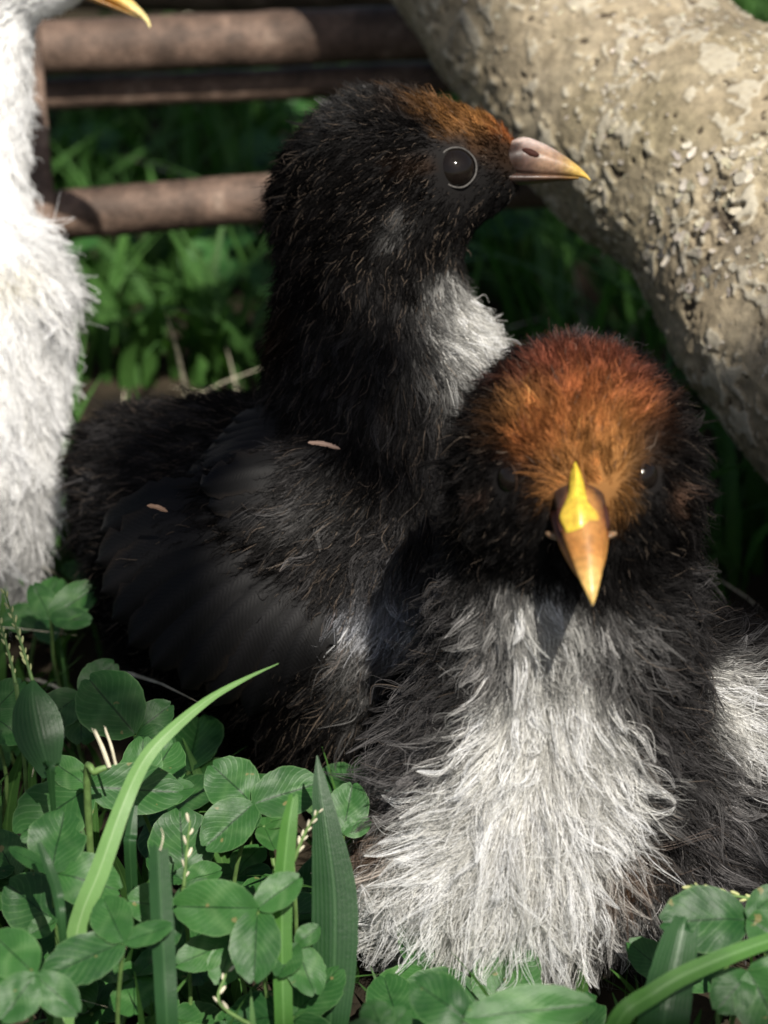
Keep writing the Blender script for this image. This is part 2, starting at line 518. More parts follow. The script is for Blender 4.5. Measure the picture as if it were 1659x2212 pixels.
        lift = rs.uniform(0.05, 0.6) * (0.5 + 0.5 * uu) ** 2 * L + 0.01
        v = p + ou[..., None] * t + ov[..., None] * s + lift[..., None] * nn
        parts.append((v.reshape(-1, 3), grid_faces(4, 4)))
        c = np.array([0.50, 0.465, 0.39]) * rs.uniform(0.45, 1.2) * np.array([1, rs.uniform(0.93, 1.0), rs.uniform(0.8, 1)])
        cols.append(np.tile(c, (16, 1)))
    v, f = join(parts)
    mesh("bark_flakes", v, f, attr_mat("bark chip", "chip", 0.75, 0.3, 0, 0, 0.2, 900), root,
         attrs={"chip": ('FLOAT_COLOR', np.vstack(cols))}, kind="stuff")


limb()


# ------------------------------------------------------------------ rusty frame
def rusty_frame():
    m, nt, ns, ls, b = new_mat("rusted steel")
    tc = ns.new('ShaderNodeTexCoord')
    n1 = N(ns, 'ShaderNodeTexNoise', Scale=130.0, Detail=7.0, Roughness=0.62); ls.new(tc.outputs['Object'], n1.inputs['Vector'])
    n2 = N(ns, 'ShaderNodeTexNoise', Scale=900.0, Detail=4.0); ls.new(tc.outputs['Object'], n2.inputs['Vector'])
    r = ramp(ns, [(0.25, (0.035, 0.023, 0.017)), (0.45, (0.09, 0.060, 0.045)), (0.6, (0.155, 0.105, 0.08)), (0.8, (0.30, 0.235, 0.19))])
    ls.new(n1.outputs['Fac'], r.inputs[0])
    f = ramp(ns, [(0.35, (0.75, 0.73, 0.7)), (0.65, (1.2, 1.15, 1.1))]); ls.new(n2.outputs['Fac'], f.inputs[0])
    ls.new(mixc(ns, ls, 1.0, r.outputs[0], f.outputs[0], 'MULTIPLY'), b.inputs['Base Color'])
    b.inputs['Roughness'].default_value = 0.7; b.inputs['Metallic'].default_value = 0.1
    bp = N(ns, 'ShaderNodeBump', Strength=0.6, Distance=0.0006); ls.new(n2.outputs['Fac'], bp.inputs['Height']); ls.new(bp.outputs[0], b.inputs['Normal'])
    base = at(75, 440, 61.0).copy(); base[2] = 0
    root = empty("metal_frame", base, "rusty brown tubular metal frame lying behind the chicks in the grass", "metal frame")

    def bar(p, r, nm):
        P = spline(p, 60)
        P = P + 0.03 * vnoise3(P, 0.4, 40)
        v, f = tube(P, r, 28)
        v = v + 0.02 * vnoise3(v, 2.5, 41)
        return mesh(nm, v, f, m, root)
    bar([at(-120, 482, 60.6), at(90, 467, 60.5), at(600, 426, 60.5), at(1240, 390, 60.8), at(1480, 372, 61.2)], 0.52, "bar")
    bar([at(-150, 122, 62.5), at(90, 106, 62.5), at(640, 80, 62.5), at(1100, 60, 62.8), at(1400, 42, 63.2)], 0.60, "bar")
    bar([at(-150, 215, 63.5), at(90, 205, 63.5), at(640, 178, 63.5), at(1100, 160, 63.8), at(1400, 140, 64.2)], 0.36, "bar")
    bar([at(-200, -60, 70), at(500, -40, 70), at(1000, -60, 70), at(1350, -80, 71)], 0.75, "bar")
    # flat upright strap welded to the bars, down to the ground
    top = at(40, 60, 61.2); bot = at(72, 470, 59.8)
    down = bot + nrm(bot - top) * 4.5
    P = spline(np.array([top, 0.5 * (top + bot), bot, down]), 24)
    T = nrm(np.gradient(P, axis=0)); s = nrm(np.cross(T, F_)); n_ = np.cross(T, s)
    sec = [(-0.42, -0.07), (0.42, -0.07), (0.46, 0.0), (0.42, 0.07), (-0.42, 0.07), (-0.46, 0.0)]
    V = np.concatenate([[p + a * ss + c * nn for a, c in sec] for p, ss, nn in zip(P, s, n_)])
    mesh("upright", V, grid_faces(24, 6, True), m, root)


rusty_frame()


# ------------------------------------------------------------------ chicks: body by blended volumes
def surface_nets(fn, lo, hi, h):
    ax = [np.arange(lo[i], hi[i] + h, h) for i in range(3)]
    G = np.stack(np.meshgrid(*ax, indexing='ij'), -1)
    D = fn(G.reshape(-1, 3)).reshape(G.shape[:3])
    s = D < 0
    nx, ny, nz = D.shape
    c = np.zeros((nx - 1, ny - 1, nz - 1), int)
    corners = [(i, j, k) for i in (0, 1) for j in (0, 1) for k in (0, 1)]
    sl_ = lambda a, off, n: a[off[0]:n[0] - 1 + off[0], off[1]:n[1] - 1 + off[1], off[2]:n[2] - 1 + off[2]]
    nn = (nx, ny, nz)
    for o in corners:
        c += sl_(s, o, nn)
    act = (c > 0) & (c < 8)
    acc = np.zeros(act.shape + (3,)); cnt = np.zeros(act.shape)
    for o in corners:
        for d in range(3):
            if o[d] == 0:
                o2 = list(o); o2[d] = 1
                a, b = sl_(D, o, nn), sl_(D, o2, nn)
                x = (a < 0) != (b < 0)
                t = np.where(x, a / np.where(np.abs(a - b) < 1e-12, 1, a - b), 0)
                q = np.zeros(act.shape + (3,)); q[:] = o; q[..., d] = t
                acc += np.where(x[..., None], q, 0); cnt += x
    idx = -np.ones(act.shape, int); idx[act] = np.arange(act.sum())
    ijk = np.stack(np.nonzero(act), -1)
    V = np.asarray(lo) + (ijk + acc[act] / cnt[act][:, None]) * h
    faces = []
    for d in range(3):
        e1, e2 = (d + 1) % 3, (d + 2) % 3
        a = s; sh = [slice(None)] * 3; sh2 = [slice(None)] * 3
        sh[d] = slice(0, -1); sh2[d] = slice(1, None)
        x = s[tuple(sh)] != s[tuple(sh2)]
        e = np.stack(np.nonzero(x), -1)
        ok = (e[:, e1] > 0) & (e[:, e2] > 0) & (e[:, e1] < D.shape[e1] - 1) & (e[:, e2] < D.shape[e2] - 1)
        e = e[ok]
        q = []
        for o1, o2 in ((-1, -1), (0, -1), (0, 0), (-1, 0)):
            w = e.copy(); w[:, e1] += o1; w[:, e2] += o2
            q.append(idx[w[:, 0], w[:, 1], w[:, 2]])
        q = np.stack(q, -1)
        fl = ~s[e[:, 0], e[:, 1], e[:, 2]]
        q[fl] = q[fl][:, ::-1]
        faces.append(q)
    return V, np.vstack(faces)


class Body:
    def __init__(self, k=0.6):
        self.e, self.k = [], k

    def add(self, c, r, axes=None):
        r = np.ones(3) * r if np.isscalar(r) else np.asarray(r, float)
        self.e.append((np.asarray(c, float), r, np.eye(3) if axes is None else np.asarray(axes)))

    def limb(self, a, b, ra, rb, n=5):
        for t in np.linspace(0, 1, n):
            self.add(a + (b - a) * t, ra + (rb - ra) * t)

    def sdf(self, p):
        acc = 0
        for c, r, A in self.e:
            q = (p - c) @ A.T
            k0 = np.linalg.norm(q / r, axis=-1); k1 = np.linalg.norm(q / r ** 2, axis=-1)
            d = k0 * (k0 - 1) / np.maximum(k1, 1e-9)
            acc = acc + np.exp(-np.clip(d, -8, 8) / (self.k * 0.35))
        return -self.k * 0.35 * np.log(acc)

    def grad(self, p, e=0.02):
        return nrm(np.stack([self.sdf(p + e * d) - self.sdf(p - e * d) for d in np.eye(3)], -1))

    def build(self, h=0.13):
        lo = np.min([c - r.max() for c, r, _ in self.e], 0) - 0.6; hi = np.max([c + r.max() for c, r, _ in self.e], 0) + 0.6
        V, Fq = surface_nets(self.sdf, lo, hi, h)
        for _ in range(3):
            V = V - self.sdf(V)[:, None] * self.grad(V)
        return V, Fq


def snap(body, x, y, d, sink=0.12):
    """point on the body's surface seen at x, y, sunk a little along the normal; and that normal"""
    ds = np.arange(d - 4, d + 4, 0.02)
    P = np.array([at(x, y, k) for k in ds])
    i = np.argmax(body.sdf(P) < 0)
    p = P[i][None]; n = body.grad(p)[0]
    return p[0] - n * sink, n


def axes_from(z, x=None):
    """rows = local axes; third row along z"""
    z = nrm(z); x = np.array([0.1, 0.9, 0.3]) if x is None else x
    y = nrm(np.cross(z, x)); x = np.cross(y, z)
    return np.array([x, y, z])


def weights(p, pts, sig):
    d2 = ((p[:, None, :] - pts[None]) ** 2).sum(-1) / sig[None] ** 2
    d2 = d2 - d2.min(1, keepdims=True)
    w = np.exp(-d2)
    return w / w.sum(1, keepdims=True)


def paint(p, pal, warp=0.22, seed=0):
    q = p + warp * vnoise3(p, 1.6, 60 + seed) + 0.5 * warp * vnoise3(p, 4.5, 70 + seed)
    W = weights(q, np.array([c[0] for c in pal]), np.array([c[1] for c in pal]))
    return W @ np.array([c[2] for c in pal])


def down(name, body, Vb, Fb, parent, n, groom, pal, seed, skip=(), K=7, clump=10, rad=0.0070, stray=0.10, curl=1.0, wispy=0.2, vary=0.30, base=0.82, under=0.35, dense=(), lights=0.05, lightcol=(0.40, 0.31, 0.24), warp=0.22):
    """fluffy down as hair curves rooted on the body; groom = (pos, sigma, flow, length, lift)"""
    rs = np.random.default_rng(seed)
    tri = np.vstack([Fb[:, [0, 1, 2]], Fb[:, [0, 2, 3]]])
    a, b, c = Vb[tri[:, 0]], Vb[tri[:, 1]], Vb[tri[:, 2]]
    ar = np.linalg.norm(np.cross(b - a, c - a), axis=1)
    for cc, rr, k in dense:
        ar = ar * (1 + (k - 1) * np.exp(-(np.linalg.norm((a + b + c) / 3 - cc, axis=1) / rr) ** 4))
    t = rs.choice(len(tri), n, p=ar / ar.sum())
    u, v = rs.random(n), rs.random(n); fl = u + v > 1; u[fl], v[fl] = 1 - u[fl], 1 - v[fl]
    P = a[t] + u[:, None] * (b - a)[t] + v[:, None] * (c - a)[t]
    keep = P[:, 2] > 0.05
    for cc, rr in skip:
        keep &= np.linalg.norm(P - cc, axis=1) > rr
    P = P[keep]; n = len(P)
    Nn = body.grad(P)
    P = P - Nn * 0.02
    gp = np.array([g[0] for g in groom]); gs = np.array([g[1] for g in groom])
    W = weights(P, gp, gs)
    flow = W @ nrm(np.array([g[2] for g in groom])); L = W @ np.array([g[3] for g in groom]); lift = W @ np.array([g[4] for g in groom])
    flow = flow + 0.35 * vnoise3(P, 0.9, 80 + seed) + 0.28 * vnoise3(P, 2.5, 81 + seed)
    flow = nrm(flow - (flow * Nn).sum(1, keepdims=True) * Nn)
    st = rs.random(n) < stray
    m = max(1, n // clump)
    gi = rs.choice(n, m, replace=False); st[gi] = False
    wisp = rs.random(m) < wispy; cl0 = rs.uniform(0.2, 0.85, m)
    L = L * rs.uniform(0.55, 1.2, n) * np.where(st, 1.2, 1.0)
    for cc, rr in skip:                                     # short velvet round eyes and beak
        dd = np.linalg.norm(P - cc, axis=1)
        L = L * (0.5 + 0.5 * sstep(rr * 1.0, rr + 0.4, dd))
    ud = rs.random(n) < under * sstep(0.3, 0.6, L)          # short soft underdown
    L = np.where(ud, 0.5 * L, L); lift = np.where(ud, lift + 0.3, lift)
    lift = np.clip(lift + rs.normal(size=n) * 0.10 + np.where(st, 0.12, 0), 0.03, 1.2)
    L[gi] = np.where(ud[gi], L[gi] * 2, L[gi]); ud[gi] = False
    L[gi[wisp]] *= rs.uniform(1.1, 1.45, wisp.sum()); lift[gi[wisp]] += 0.12
    s = np.linspace(0, 1, K)[None, :, None]
    tang = flow + 0.22 * rs.normal(size=(n, 3))
    tang = nrm(tang - (tang * Nn).sum(1, keepdims=True) * Nn)
    Lx = L[:, None, None]
    C = P[:, None] + Lx * (s * (1 - 0.15 * s) * tang[:, None] * np.cos(lift)[:, None, None] + (s - 0.33 * s ** 2) * Nn[:, None] * np.sin(lift)[:, None, None])
    wob = rs.normal(size=(n, 3)); wob2 = rs.normal(size=(n, 3)); ph = rs.random((n, 1, 1)) * 6.28
    C = C + curl * Lx * 0.07 * (s ** 1.2 * np.sin(s * 5 + ph) * wob[:, None] + s ** 2 * np.cos(s * 3.1 + ph) * wob2[:, None])
    C[..., 2] -= 0.06 * (s[..., 0] ** 2) * L[:, None] * 0.6
    # clumping towards guide hairs
    kd = KDTree(m)
    for i, g in enumerate(gi):
        kd.insert(P[g], i)
    kd.balance()
    near = np.fromiter((kd.find(p)[1] for p in P), dtype=np.int64, count=n)
    G = C[gi[near]]
    cl = np.where(wisp, 0.96, cl0)[near] * np.where(st | ud, 0.08, 1.0) * (0.35 + 0.65 * sstep(0.25, 0.65, L))
    w = (cl[:, None] * np.linspace(0, 1, K)[None] ** 1.15)[..., None]
    C = C * (1 - w) + G * w
    C[..., 2] = np.maximum(C[..., 2], 0.03)
    col = paint(P, pal, warp, seed)
    tone = (rs.lognormal(0, vary, m) * np.where(wisp, 1.35 * base / 0.82, base))[near] * rs.lognormal(0, 0.28, n)
    tone = np.where(ud, 0.8, tone)
    col = col * tone[:, None]
    lt = rs.random(n) < lights
    col[lt] = np.maximum(col[lt], 0.5 * col[lt] + 0.5 * np.array(lightcol) * rs.uniform(0.3, 1.0, (lt.sum(), 1)))
    col = np.clip(col, 0.002, 0.95)
    hc = bpy.data.hair_curves.new(name)
    hc.add_curves([K] * n)
    origin = ORIG[parent.name]
    hc.points.foreach_set("position", ((C - origin) * CM).astype(np.float32).ravel())
    rr = rad * (rs.uniform(0.6, 1.25, n) * np.where(ud, 0.75, 1.0))[:, None] * np.interp(np.linspace(0, 1, K), [0, 0.5, 1], [1.0, 0.85, 0.28])[None]
    ra = hc.attributes.get("radius") or hc.attributes.new("radius", 'FLOAT', 'POINT')
    ra.data.foreach_set("value", (rr * CM).astype(np.float32).ravel())
    ca = hc.attributes.new("down_color", 'FLOAT_COLOR', 'CURVE')
    ca.data.foreach_set("color", np.concatenate([col, np.ones((n, 1))], 1).astype(np.float32).ravel())
    hc.materials.append(M_DOWN)
    return put(bpy.data.objects.new(name, hc), origin, parent)


def loft(base, fwd, up, secs, nseg=20, power=2.4):
    """secs rows: x, z_low, z_high, half width (cm) -> closed tapering solid"""
    fwd = nrm(fwd); side = nrm(np.cross(up, fwd)); up = np.cross(fwd, side)
    S = spline(secs, 22)
    an = np.linspace(0, 2 * np.pi, nseg, endpoint=False)
    ca, sa = np.cos(an), np.sin(an)
    px = np.sign(ca) * np.abs(ca) ** (2 / power); pz = np.sign(sa) * np.abs(sa) ** (2 / 2.0)
    V = []
    for x, z0, z1, w in S:
        w = max(w, 0.004); h = max((z1 - z0) / 2, 0.004)
        wz = w * (1 - 0.45 * np.clip(pz, 0, 1) ** 1.5)       # narrower towards the ridge
        V.append(base + x * fwd + ((z0 + z1) / 2 + h * pz)[:, None] * up + (wz * px)[:, None] * side)
    V = np.vstack(V)
    F = grid_faces(22, nseg, True)
    cap0 = np.array([[0, i, i + 1, i + 1] for i in range(1, nseg - 1)])
    return V, F


def beak(root, base, fwd, up, L, H, W, cols, hook=0.6, low=(0.62, 1.0, (0.4, 0.36, 0.34))):
    """cols: (base colour, middle colour, tip colour, ridge colour)"""
    fwd = nrm(fwd); side = nrm(np.cross(up, fwd)); up = np.cross(fwd, side)
    upper = np.array([[-0.45, 0.00, 0.25 * H, W * 0.9], [-0.15, -0.02, 0.48 * H, W], [0.05, -0.02, 0.58 * H, W], [0.27, -0.02, 0.52 * H, W * 0.92], [0.5, 0.0, 0.405 * H, W * 0.72], [0.75, 0.0, 0.235 * H, W * 0.46],
                      [0.92, -0.03 * hook, 0.08 * H, W * 0.2], [1.0, -0.10 * hook, -0.05 * hook, W * 0.04]]) * np.array([L, 1, 1, 1])
    Hl, Wl = H * low[0], W * low[1]
    lower = np.array([[-0.45, -0.36 * Hl, 0.02, Wl * 0.95], [0, -0.30 * Hl, 0.01, Wl * 0.9], [0.3, -0.22 * Hl, 0.01, Wl * 0.78], [0.6, -0.13 * Hl, 0.01, Wl * 0.5], [0.84, -0.04, 0.0, Wl * 0.12]]) * np.array([L, 1, 1, 1])
    bk = put(bpy.data.objects.new("beak", None), None, root)
    for nm, s in (("upper_mandible", upper), ("lower_mandible", lower)):
        v, f = loft(base, fwd, up, s)
        q = (v - base) @ fwd / L; z = (v - base) @ up / H
        c = np.where(q[:, None] < 0.5, cols[0] + (cols[1] - cols[0]) * sstep(0.12, 0.42, q)[:, None], cols[1] + (cols[2] - cols[1]) * sstep(0.5, 0.95, q)[:, None])
        if nm == "upper_mandible":
            rd = sstep(0.36, 0.54, z + 0.12 * q)[:, None] * 0.9
            c = c * (1 - rd) + cols[3] * rd
        else:
            c = c * np.array(low[2])
        if nm == "upper_mandible":                         # dark skin where the horn grows out of the face
            k = np.clip(sstep(-0.02, 0.16, q + 0.05 * vnoise(v, 5.0, 6)) + sstep(0.40, 0.52, z), 0, 1)[:, None]
            c = np.array([0.035, 0.020, 0.015]) * (1 - k) + c * k
        c = c * (1 + 0.15 * vnoise(v, 4.0, 5))[:, None]
        mesh(nm, v, f, M_BEAK, bk, attrs={"horn": ('FLOAT_COLOR', c)})
    for s in (-1, 1):
        c = base + fwd * 0.17 * L + up * 0.30 * H + side * s * W * 0.92
        A = np.array([nrm(fwd - 0.25 * up), nrm(np.cross(side, fwd)), side * s])
        v, f = blob(c, (0.13 * L, 0.06 * H, 0.045), A)
        mesh("nostril", v, f, M_NOSTRIL, bk)
    return bk


def eye(root, c, out, r, lidr, lid=None):
    out = nrm(out)
    A = axes_from(out)
    e = put(bpy.data.objects.new("eye", None), None, root)
    v, f = blob(c, (r, r, r * 0.8), A, 28, 18)
    mesh("eyeball", v, f, M_EYE, e)
    an = np.linspace(0, 2 * np.pi, 40, endpoint=False); bn = np.linspace(0, 2 * np.pi, 8, endpoint=False)
    V = []
    for a_ in an:
        d = np.cos(a_) * A[0] + np.sin(a_) * A[1]
        for b_ in bn:
            V.append(c + out * (0.38 * r + lidr * np.sin(b_)) + d * (r * 0.98 + lidr * np.cos(b_) * 1.3))
    V = np.array(V); V = V + 0.009 * vnoise3(V, 6.0, 3)
    i = np.arange(40)[:, None]; j = np.arange(8)[None]
    F = np.stack([i * 8 + j, i * 8 + (j + 1) % 8, ((i + 1) % 40) * 8 + (j + 1) % 8, ((i + 1) % 40) * 8 + j], -1).reshape(-1, 4)
    mesh("eyelid", V, F, lid or M_LID, e)


def feather(parent, path, w, facing, col, name="feather", edgecol=None):
    """a vane with a shaft: path (3D, cm), half width w, facing = direction the broad side looks"""
    n, nc = 22, 7
    P = spline(path, n)
    T = nrm(np.gradient(P, axis=0)); s = nrm(np.cross(T, facing)); nn = np.cross(s, T)
    t = np.linspace(0, 1, n)
    prof = w * np.minimum(1, (t / 0.22) ** 0.6) * np.sqrt(np.clip(1 - (np.clip(t - 0.55, 0, 1) / 0.45) ** 2.6, 0.0, 1))
    u = np.linspace(-1, 1, nc)
    rs = np.random.default_rng(int(abs(P[0, 0] * 977 + P[-1, 2] * 131)) + 1)
    rag = 1 + 0.10 * rs.normal(size=(n, nc)) * (np.abs(u) > 0.9)[None] - 0.3 * (rs.random((n, nc)) < 0.08) * (np.abs(u) > 0.9)[None]
    V = P[:, None] + (prof[:, None] * u[None] * rag)[..., None] * s[:, None] + (0.10 * w * np.exp(-(u / 0.12) ** 2) - 0.16 * w * u ** 2)[None, :, None] * nn[:, None]
    V = V - (prof[:, None] * np.abs(u)[None] * 0.25)[..., None] * 0 
    c = np.tile(col, (n * nc, 1)).reshape(n, nc, 3)
    c = c * (1 + 0.5 * np.exp(-(u / 0.1) ** 2))[None, :, None]
    if edgecol is not None:
        k = (sstep(0.72, 1.0, np.abs(u))[None] * sstep(0.3, 0.9, t)[:, None])[..., None]
        c = c * (1 - k) + np.array(edgecol) * k
    return mesh(name, V.reshape(-1, 3), grid_faces(n, nc), M_FEATHER, parent, attrs={"vane": ('FLOAT_COLOR', c.reshape(-1, 3)), "leaf": ('FLOAT_VECTOR', np.stack(np.broadcast_arrays(u[None], t[:, None], 0.0), -1).reshape(-1, 3))})


BLK = np.array([0.0085, 0.0078, 0.0076]); CHAR = np.array([0.027, 0.0255, 0.0255]); GREY = np.array([0.17, 0.165, 0.16])
WHT = np.array([0.92, 0.905, 0.86]); RUST = np.array([0.23, 0.078, 0.026]); ORNG = np.array([0.36, 0.17, 0.055]); RDBR = np.array([0.13, 0.040, 0.024])
BRN = np.array([0.06, 0.030, 0.014])


# ---- dark chick seen from its side
def side_chick():
    H = at(838, 383, 50.0)
    B = Body(0.7)
    B.add(H, (1.48, 1.42, 1.42), np.array([R_, U_, -F_]))
    B.add(at(1000, 355, 49.9), (1.02, 0.86, 0.80), np.array([nrm(cv(0.95, -0.25, 0)), nrm(cv(0.25, 0.95, 0)), -F_]))
    B.add(at(850, 455, 49.7), 1.02)
    B.add(at(735, 450, 50.3), 1.05)
    B.limb(at(800, 560, 50.2), at(805, 900, 50.6), 1.16, 1.68, 5)
    B.add(at(900, 830, 50.4), 1.45)                       # crop and breast
    B.add(at(870, 1150, 50.8), 2.25)
    body_ax = nrm(at(300, 1120, 53.0) - at(850, 1150, 50.8))
    B.add(at(600, 1270, 51.2), (2.6, 2.3, 3.3), axes_from(body_ax, U_))
    B.add(at(420, 1130, 52.3), (1.7, 1.6, 2.1), axes_from(body_ax, U_))
    B.add(at(520, 1010, 52.0), (1.2, 1.2, 1.8), axes_from(body_ax, U_))
    B.add(at(700, 1480, 50.4), 1.7)
    B.add(at(315, 1010, 53.0), (1.05, 1.0, 1.3), axes_from(body_ax, U_))
    wing_ax = nrm(at(330, 1290, 49.5) - at(760, 1060, 48.9))
    B.add(at(560, 1170, 49.2), (0.55, 1.35, 2.3), np.array([nrm(np.cross(wing_ax, np.cross(-F_, wing_ax))), nrm(np.cross(-F_, wing_ax)), wing_ax]))
    V, Fq = B.build()
    base = np.array([at(600, 1270, 51.2)[0], at(600, 1270, 51.2)[1], 0.0])
    root = empty("chick", base, "black chick in profile with brown-tipped crown and white throat patch, looking right", "chick", "fluffy chicks sitting in the clover")
    eyec, eyen = snap(B, 990, 362, 49.0, 0.12); bbase = at(1118, 374, 49.70); bf = cv(0.98, -0.07, 0.08)
    ear = at(860, 478, 48.6)
    pal = [
        (H + cv(0, 1.5, 0.0), 0.9, CHAR), (H + cv(-1.5, 0.3, .5), 1.0, BLK), (H + cv(-.4, 0, 1.5), 0.9, BLK), (at(760, 200, 49.5), 0.6, GREY * 0.5),
        (at(950, 185, 49.8), 0.30, ORNG * 0.8), (at(1000, 205, 49.5), 0.30, ORNG), (at(1050, 240, 49.6), 0.28, ORNG * 0.75), (at(905, 205, 49.5), 0.30, ORNG * 0.6), (at(1090, 275, 49.8), 0.24, RUST * 0.8),
        (at(950, 235, 49.2), 0.22, ORNG * 0.5), (at(1040, 290, 49.2), 0.26, BRN * 0.7), (at(890, 345, 48.8), 0.22, BRN * 0.5), (at(960, 290, 48.9), 0.3, BLK * 1.5), (at(1085, 335, 49.4), 0.26, BRN * 0.35),
        (at(880, 290, 48.9), 0.45, BLK * 1.3), (at(820, 250, 49.0), 0.5, BLK * 1.5), (at(1040, 420, 49.2), 0.5, BLK), (at(1085, 385, 49.4), 0.3, BLK),
        (ear, 0.19, GREY * 0.9), (at(820, 560, 48.9), 0.9, BLK), (at(1000, 500, 49.4), 0.6, BLK * 1.2), (at(620, 480, 50), 1.0, BLK * 1.3),
        (at(990, 690, 49.4), 0.50, WHT), (at(1050, 750, 50.0), 0.60, WHT), (at(960, 770, 49.2), 0.5, WHT * 0.55), (at(1000, 640, 49.8), 0.4, WHT * 0.8), (at(1060, 850, 50.3), 0.8, GREY),
        (at(820, 760, 48.9), 0.9, CHAR), (at(640, 700, 50.2), 0.5, BRN * 0.25), (at(900, 950, 48.8), 0.9, CHAR * 1.2),
        (at(780, 1000, 48.5), 0.9, BLK * 1.4), (at(520, 900, 50.4), 0.9, CHAR), (at(300, 950, 52.0), 1.2, CHAR * 1.3), (at(180, 1020, 53), 0.9, BLK),
        (at(600, 1050, 48.4), 0.6, CHAR * 1.8), (at(690, 1090, 48.3), 0.5, GREY * 0.5), (at(420, 1130, 49.2), 0.7, BLK), (at(500, 1300, 48.6), 1.1, BLK * 0.8),
        (at(720, 1230, 48.3), 0.6, CHAR * 1.7), (at(640, 1500, 48.8), 1.2, BLK * 0.8), (at(855, 1320, 48.4), 0.45, np.array([0.62, 0.64, 0.70])), (at(820, 1410, 48.5), 0.40, GREY * 1.9), (at(780, 1480, 48.7), 0.4, GREY * 0.9),
        (at(850, 1200, 48.4), 0.7, CHAR * 1.5), (at(700, 1600, 49.3), 1.0, BLK), (base + np.array([0, 4.0, 4.0]), 3.0, BLK), (at(400, 1400, 50.0), 1.3, BLK),
    ]
    cvs = lambda r, u, t=0.0: cv(r, u, t)
    groom = [
        (at(1080, 300, 49.5), 0.6, cvs(-0.85, 0.5), 0.22, 0.30), (at(980, 220, 49.6), 0.7, cvs(-0.95, 0.28), 0.36, 0.40), (at(800, 190, 49.7), 0.9, cvs(-0.9, -0.3), 0.46, 0.85),
        (at(640, 340, 50), 0.9, cvs(-0.5, -0.85), 0.50, 0.85), (at(600, 520, 50.2), 0.9, cvs(-0.25, -0.95), 0.54, 0.75), (at(820, 420, 48.6), 0.9, cvs(-0.85, -0.5), 0.36, 0.32),
        (at(950, 460, 48.9), 0.6, cvs(-0.8, -0.6), 0.26, 0.25), (at(1060, 420, 49.3), 0.5, cvs(-0.8, -0.6), 0.22, 0.2), (at(900, 580, 49), 0.8, cvs(-0.3, -0.95), 0.40, 0.35),
        (at(1000, 680, 49.4), 0.8, cvs(0.65, -0.75, 0.2), 0.62, 0.50), (at(1060, 800, 50), 0.8, cvs(0.6, -0.8), 0.7, 0.5), (at(780, 760, 48.9), 1.0, cvs(-0.15, -1), 0.55, 0.35),
        (at(620, 750, 50.2), 0.9, cvs(-0.4, -0.9), 0.6, 0.45), (at(880, 980, 48.6), 1.0, cvs(-0.3, -0.95), 0.65, 0.35), (at(500, 900, 50.5), 1.2, cvs(-0.95, -0.1, -0.1), 0.6, 0.45),
        (at(250, 980, 52), 1.3, cvs(-0.95, -0.15), 0.7, 0.5), (at(600, 1080, 48.5), 1.0, cvs(-0.92, -0.35), 0.62, 0.22), (at(500, 1300, 48.7), 1.3, cvs(-0.8, -0.6), 0.55, 0.15),
        (at(760, 1250, 48.2), 1.0, cvs(-0.75, -0.65), 0.75, 0.35), (at(850, 1350, 48.3), 0.8, cvs(-0.35, -0.92, 0.2), 0.85, 0.5), (at(700, 1550, 49), 1.2, cvs(-0.6, -0.75), 0.7, 0.3),
        (base + np.array([0, 4.0, 4.0]), 3.0, cvs(-0.8, -0.2, -0.5), 0.6, 0.4),
    ]
    skip = [(eyec, 0.39), (bbase + nrm(bf) * 0.52 + cv(0, 0.22, 0), 0.46)]
    bm = mesh("body", V, Fq, M_SKIN, root, attrs={"down_color": ('FLOAT_COLOR', paint(V, pal, 0.22, 1))})
    down("down", B, V, Fq, root, 130000, groom, pal, 1, skip, lights=0.06, rad=0.0062, curl=1.4, vary=0.42, warp=0.3, dense=[(H, 2.0, 1.6)])
    beak(root, bbase, bf, cv(0.07, 0.98, 0.0), 1.25, 1.08, 0.34,
         (np.array([0.12, 0.075, 0.06]), np.array([0.27, 0.17, 0.11]), np.array([0.62, 0.41, 0.09]), np.array([0.52, 0.41, 0.36])))
    eye(root, eyec, nrm(eyen + 0.8 * cv(0.1, 0.05, 1)), 0.345, 0.014)
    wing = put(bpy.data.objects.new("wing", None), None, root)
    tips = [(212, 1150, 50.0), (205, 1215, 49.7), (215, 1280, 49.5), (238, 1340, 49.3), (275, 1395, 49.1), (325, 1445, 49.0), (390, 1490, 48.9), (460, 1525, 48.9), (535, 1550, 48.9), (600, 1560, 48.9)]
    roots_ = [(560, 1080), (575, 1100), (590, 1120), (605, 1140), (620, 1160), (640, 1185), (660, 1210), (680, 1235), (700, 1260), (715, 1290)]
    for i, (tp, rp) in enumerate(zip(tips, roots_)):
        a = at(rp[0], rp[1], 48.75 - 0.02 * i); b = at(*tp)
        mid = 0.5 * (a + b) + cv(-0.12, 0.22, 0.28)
        feather(wing, [a, mid, b], 0.46, -F_ + 0.25 * U_, np.array([0.0034, 0.0032, 0.0034]) * (1 + 0.25 * (i % 3)), edgecol=(0.012, 0.009, 0.007))  # near-black vanes darkened further, standing in for shade on the wing
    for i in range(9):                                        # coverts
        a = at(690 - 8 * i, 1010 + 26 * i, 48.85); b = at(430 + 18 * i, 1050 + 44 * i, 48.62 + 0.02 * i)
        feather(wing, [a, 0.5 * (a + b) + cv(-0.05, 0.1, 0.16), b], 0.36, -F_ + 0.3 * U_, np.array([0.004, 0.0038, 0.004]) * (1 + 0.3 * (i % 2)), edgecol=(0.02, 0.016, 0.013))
    for i in range(6):                                        # scapulars over the back
        a = at(780 - 30 * i, 900 + 12 * i, 49.5); b = at(500 - 20 * i, 905 + 24 * i, 50.2)
        feather(wing, [a, 0.5 * (a + b) + cv(0.0, 0.12, 0.2), b], 0.30, -F_ + 0.6 * U_, np.array([0.006, 0.0055, 0.0055]))
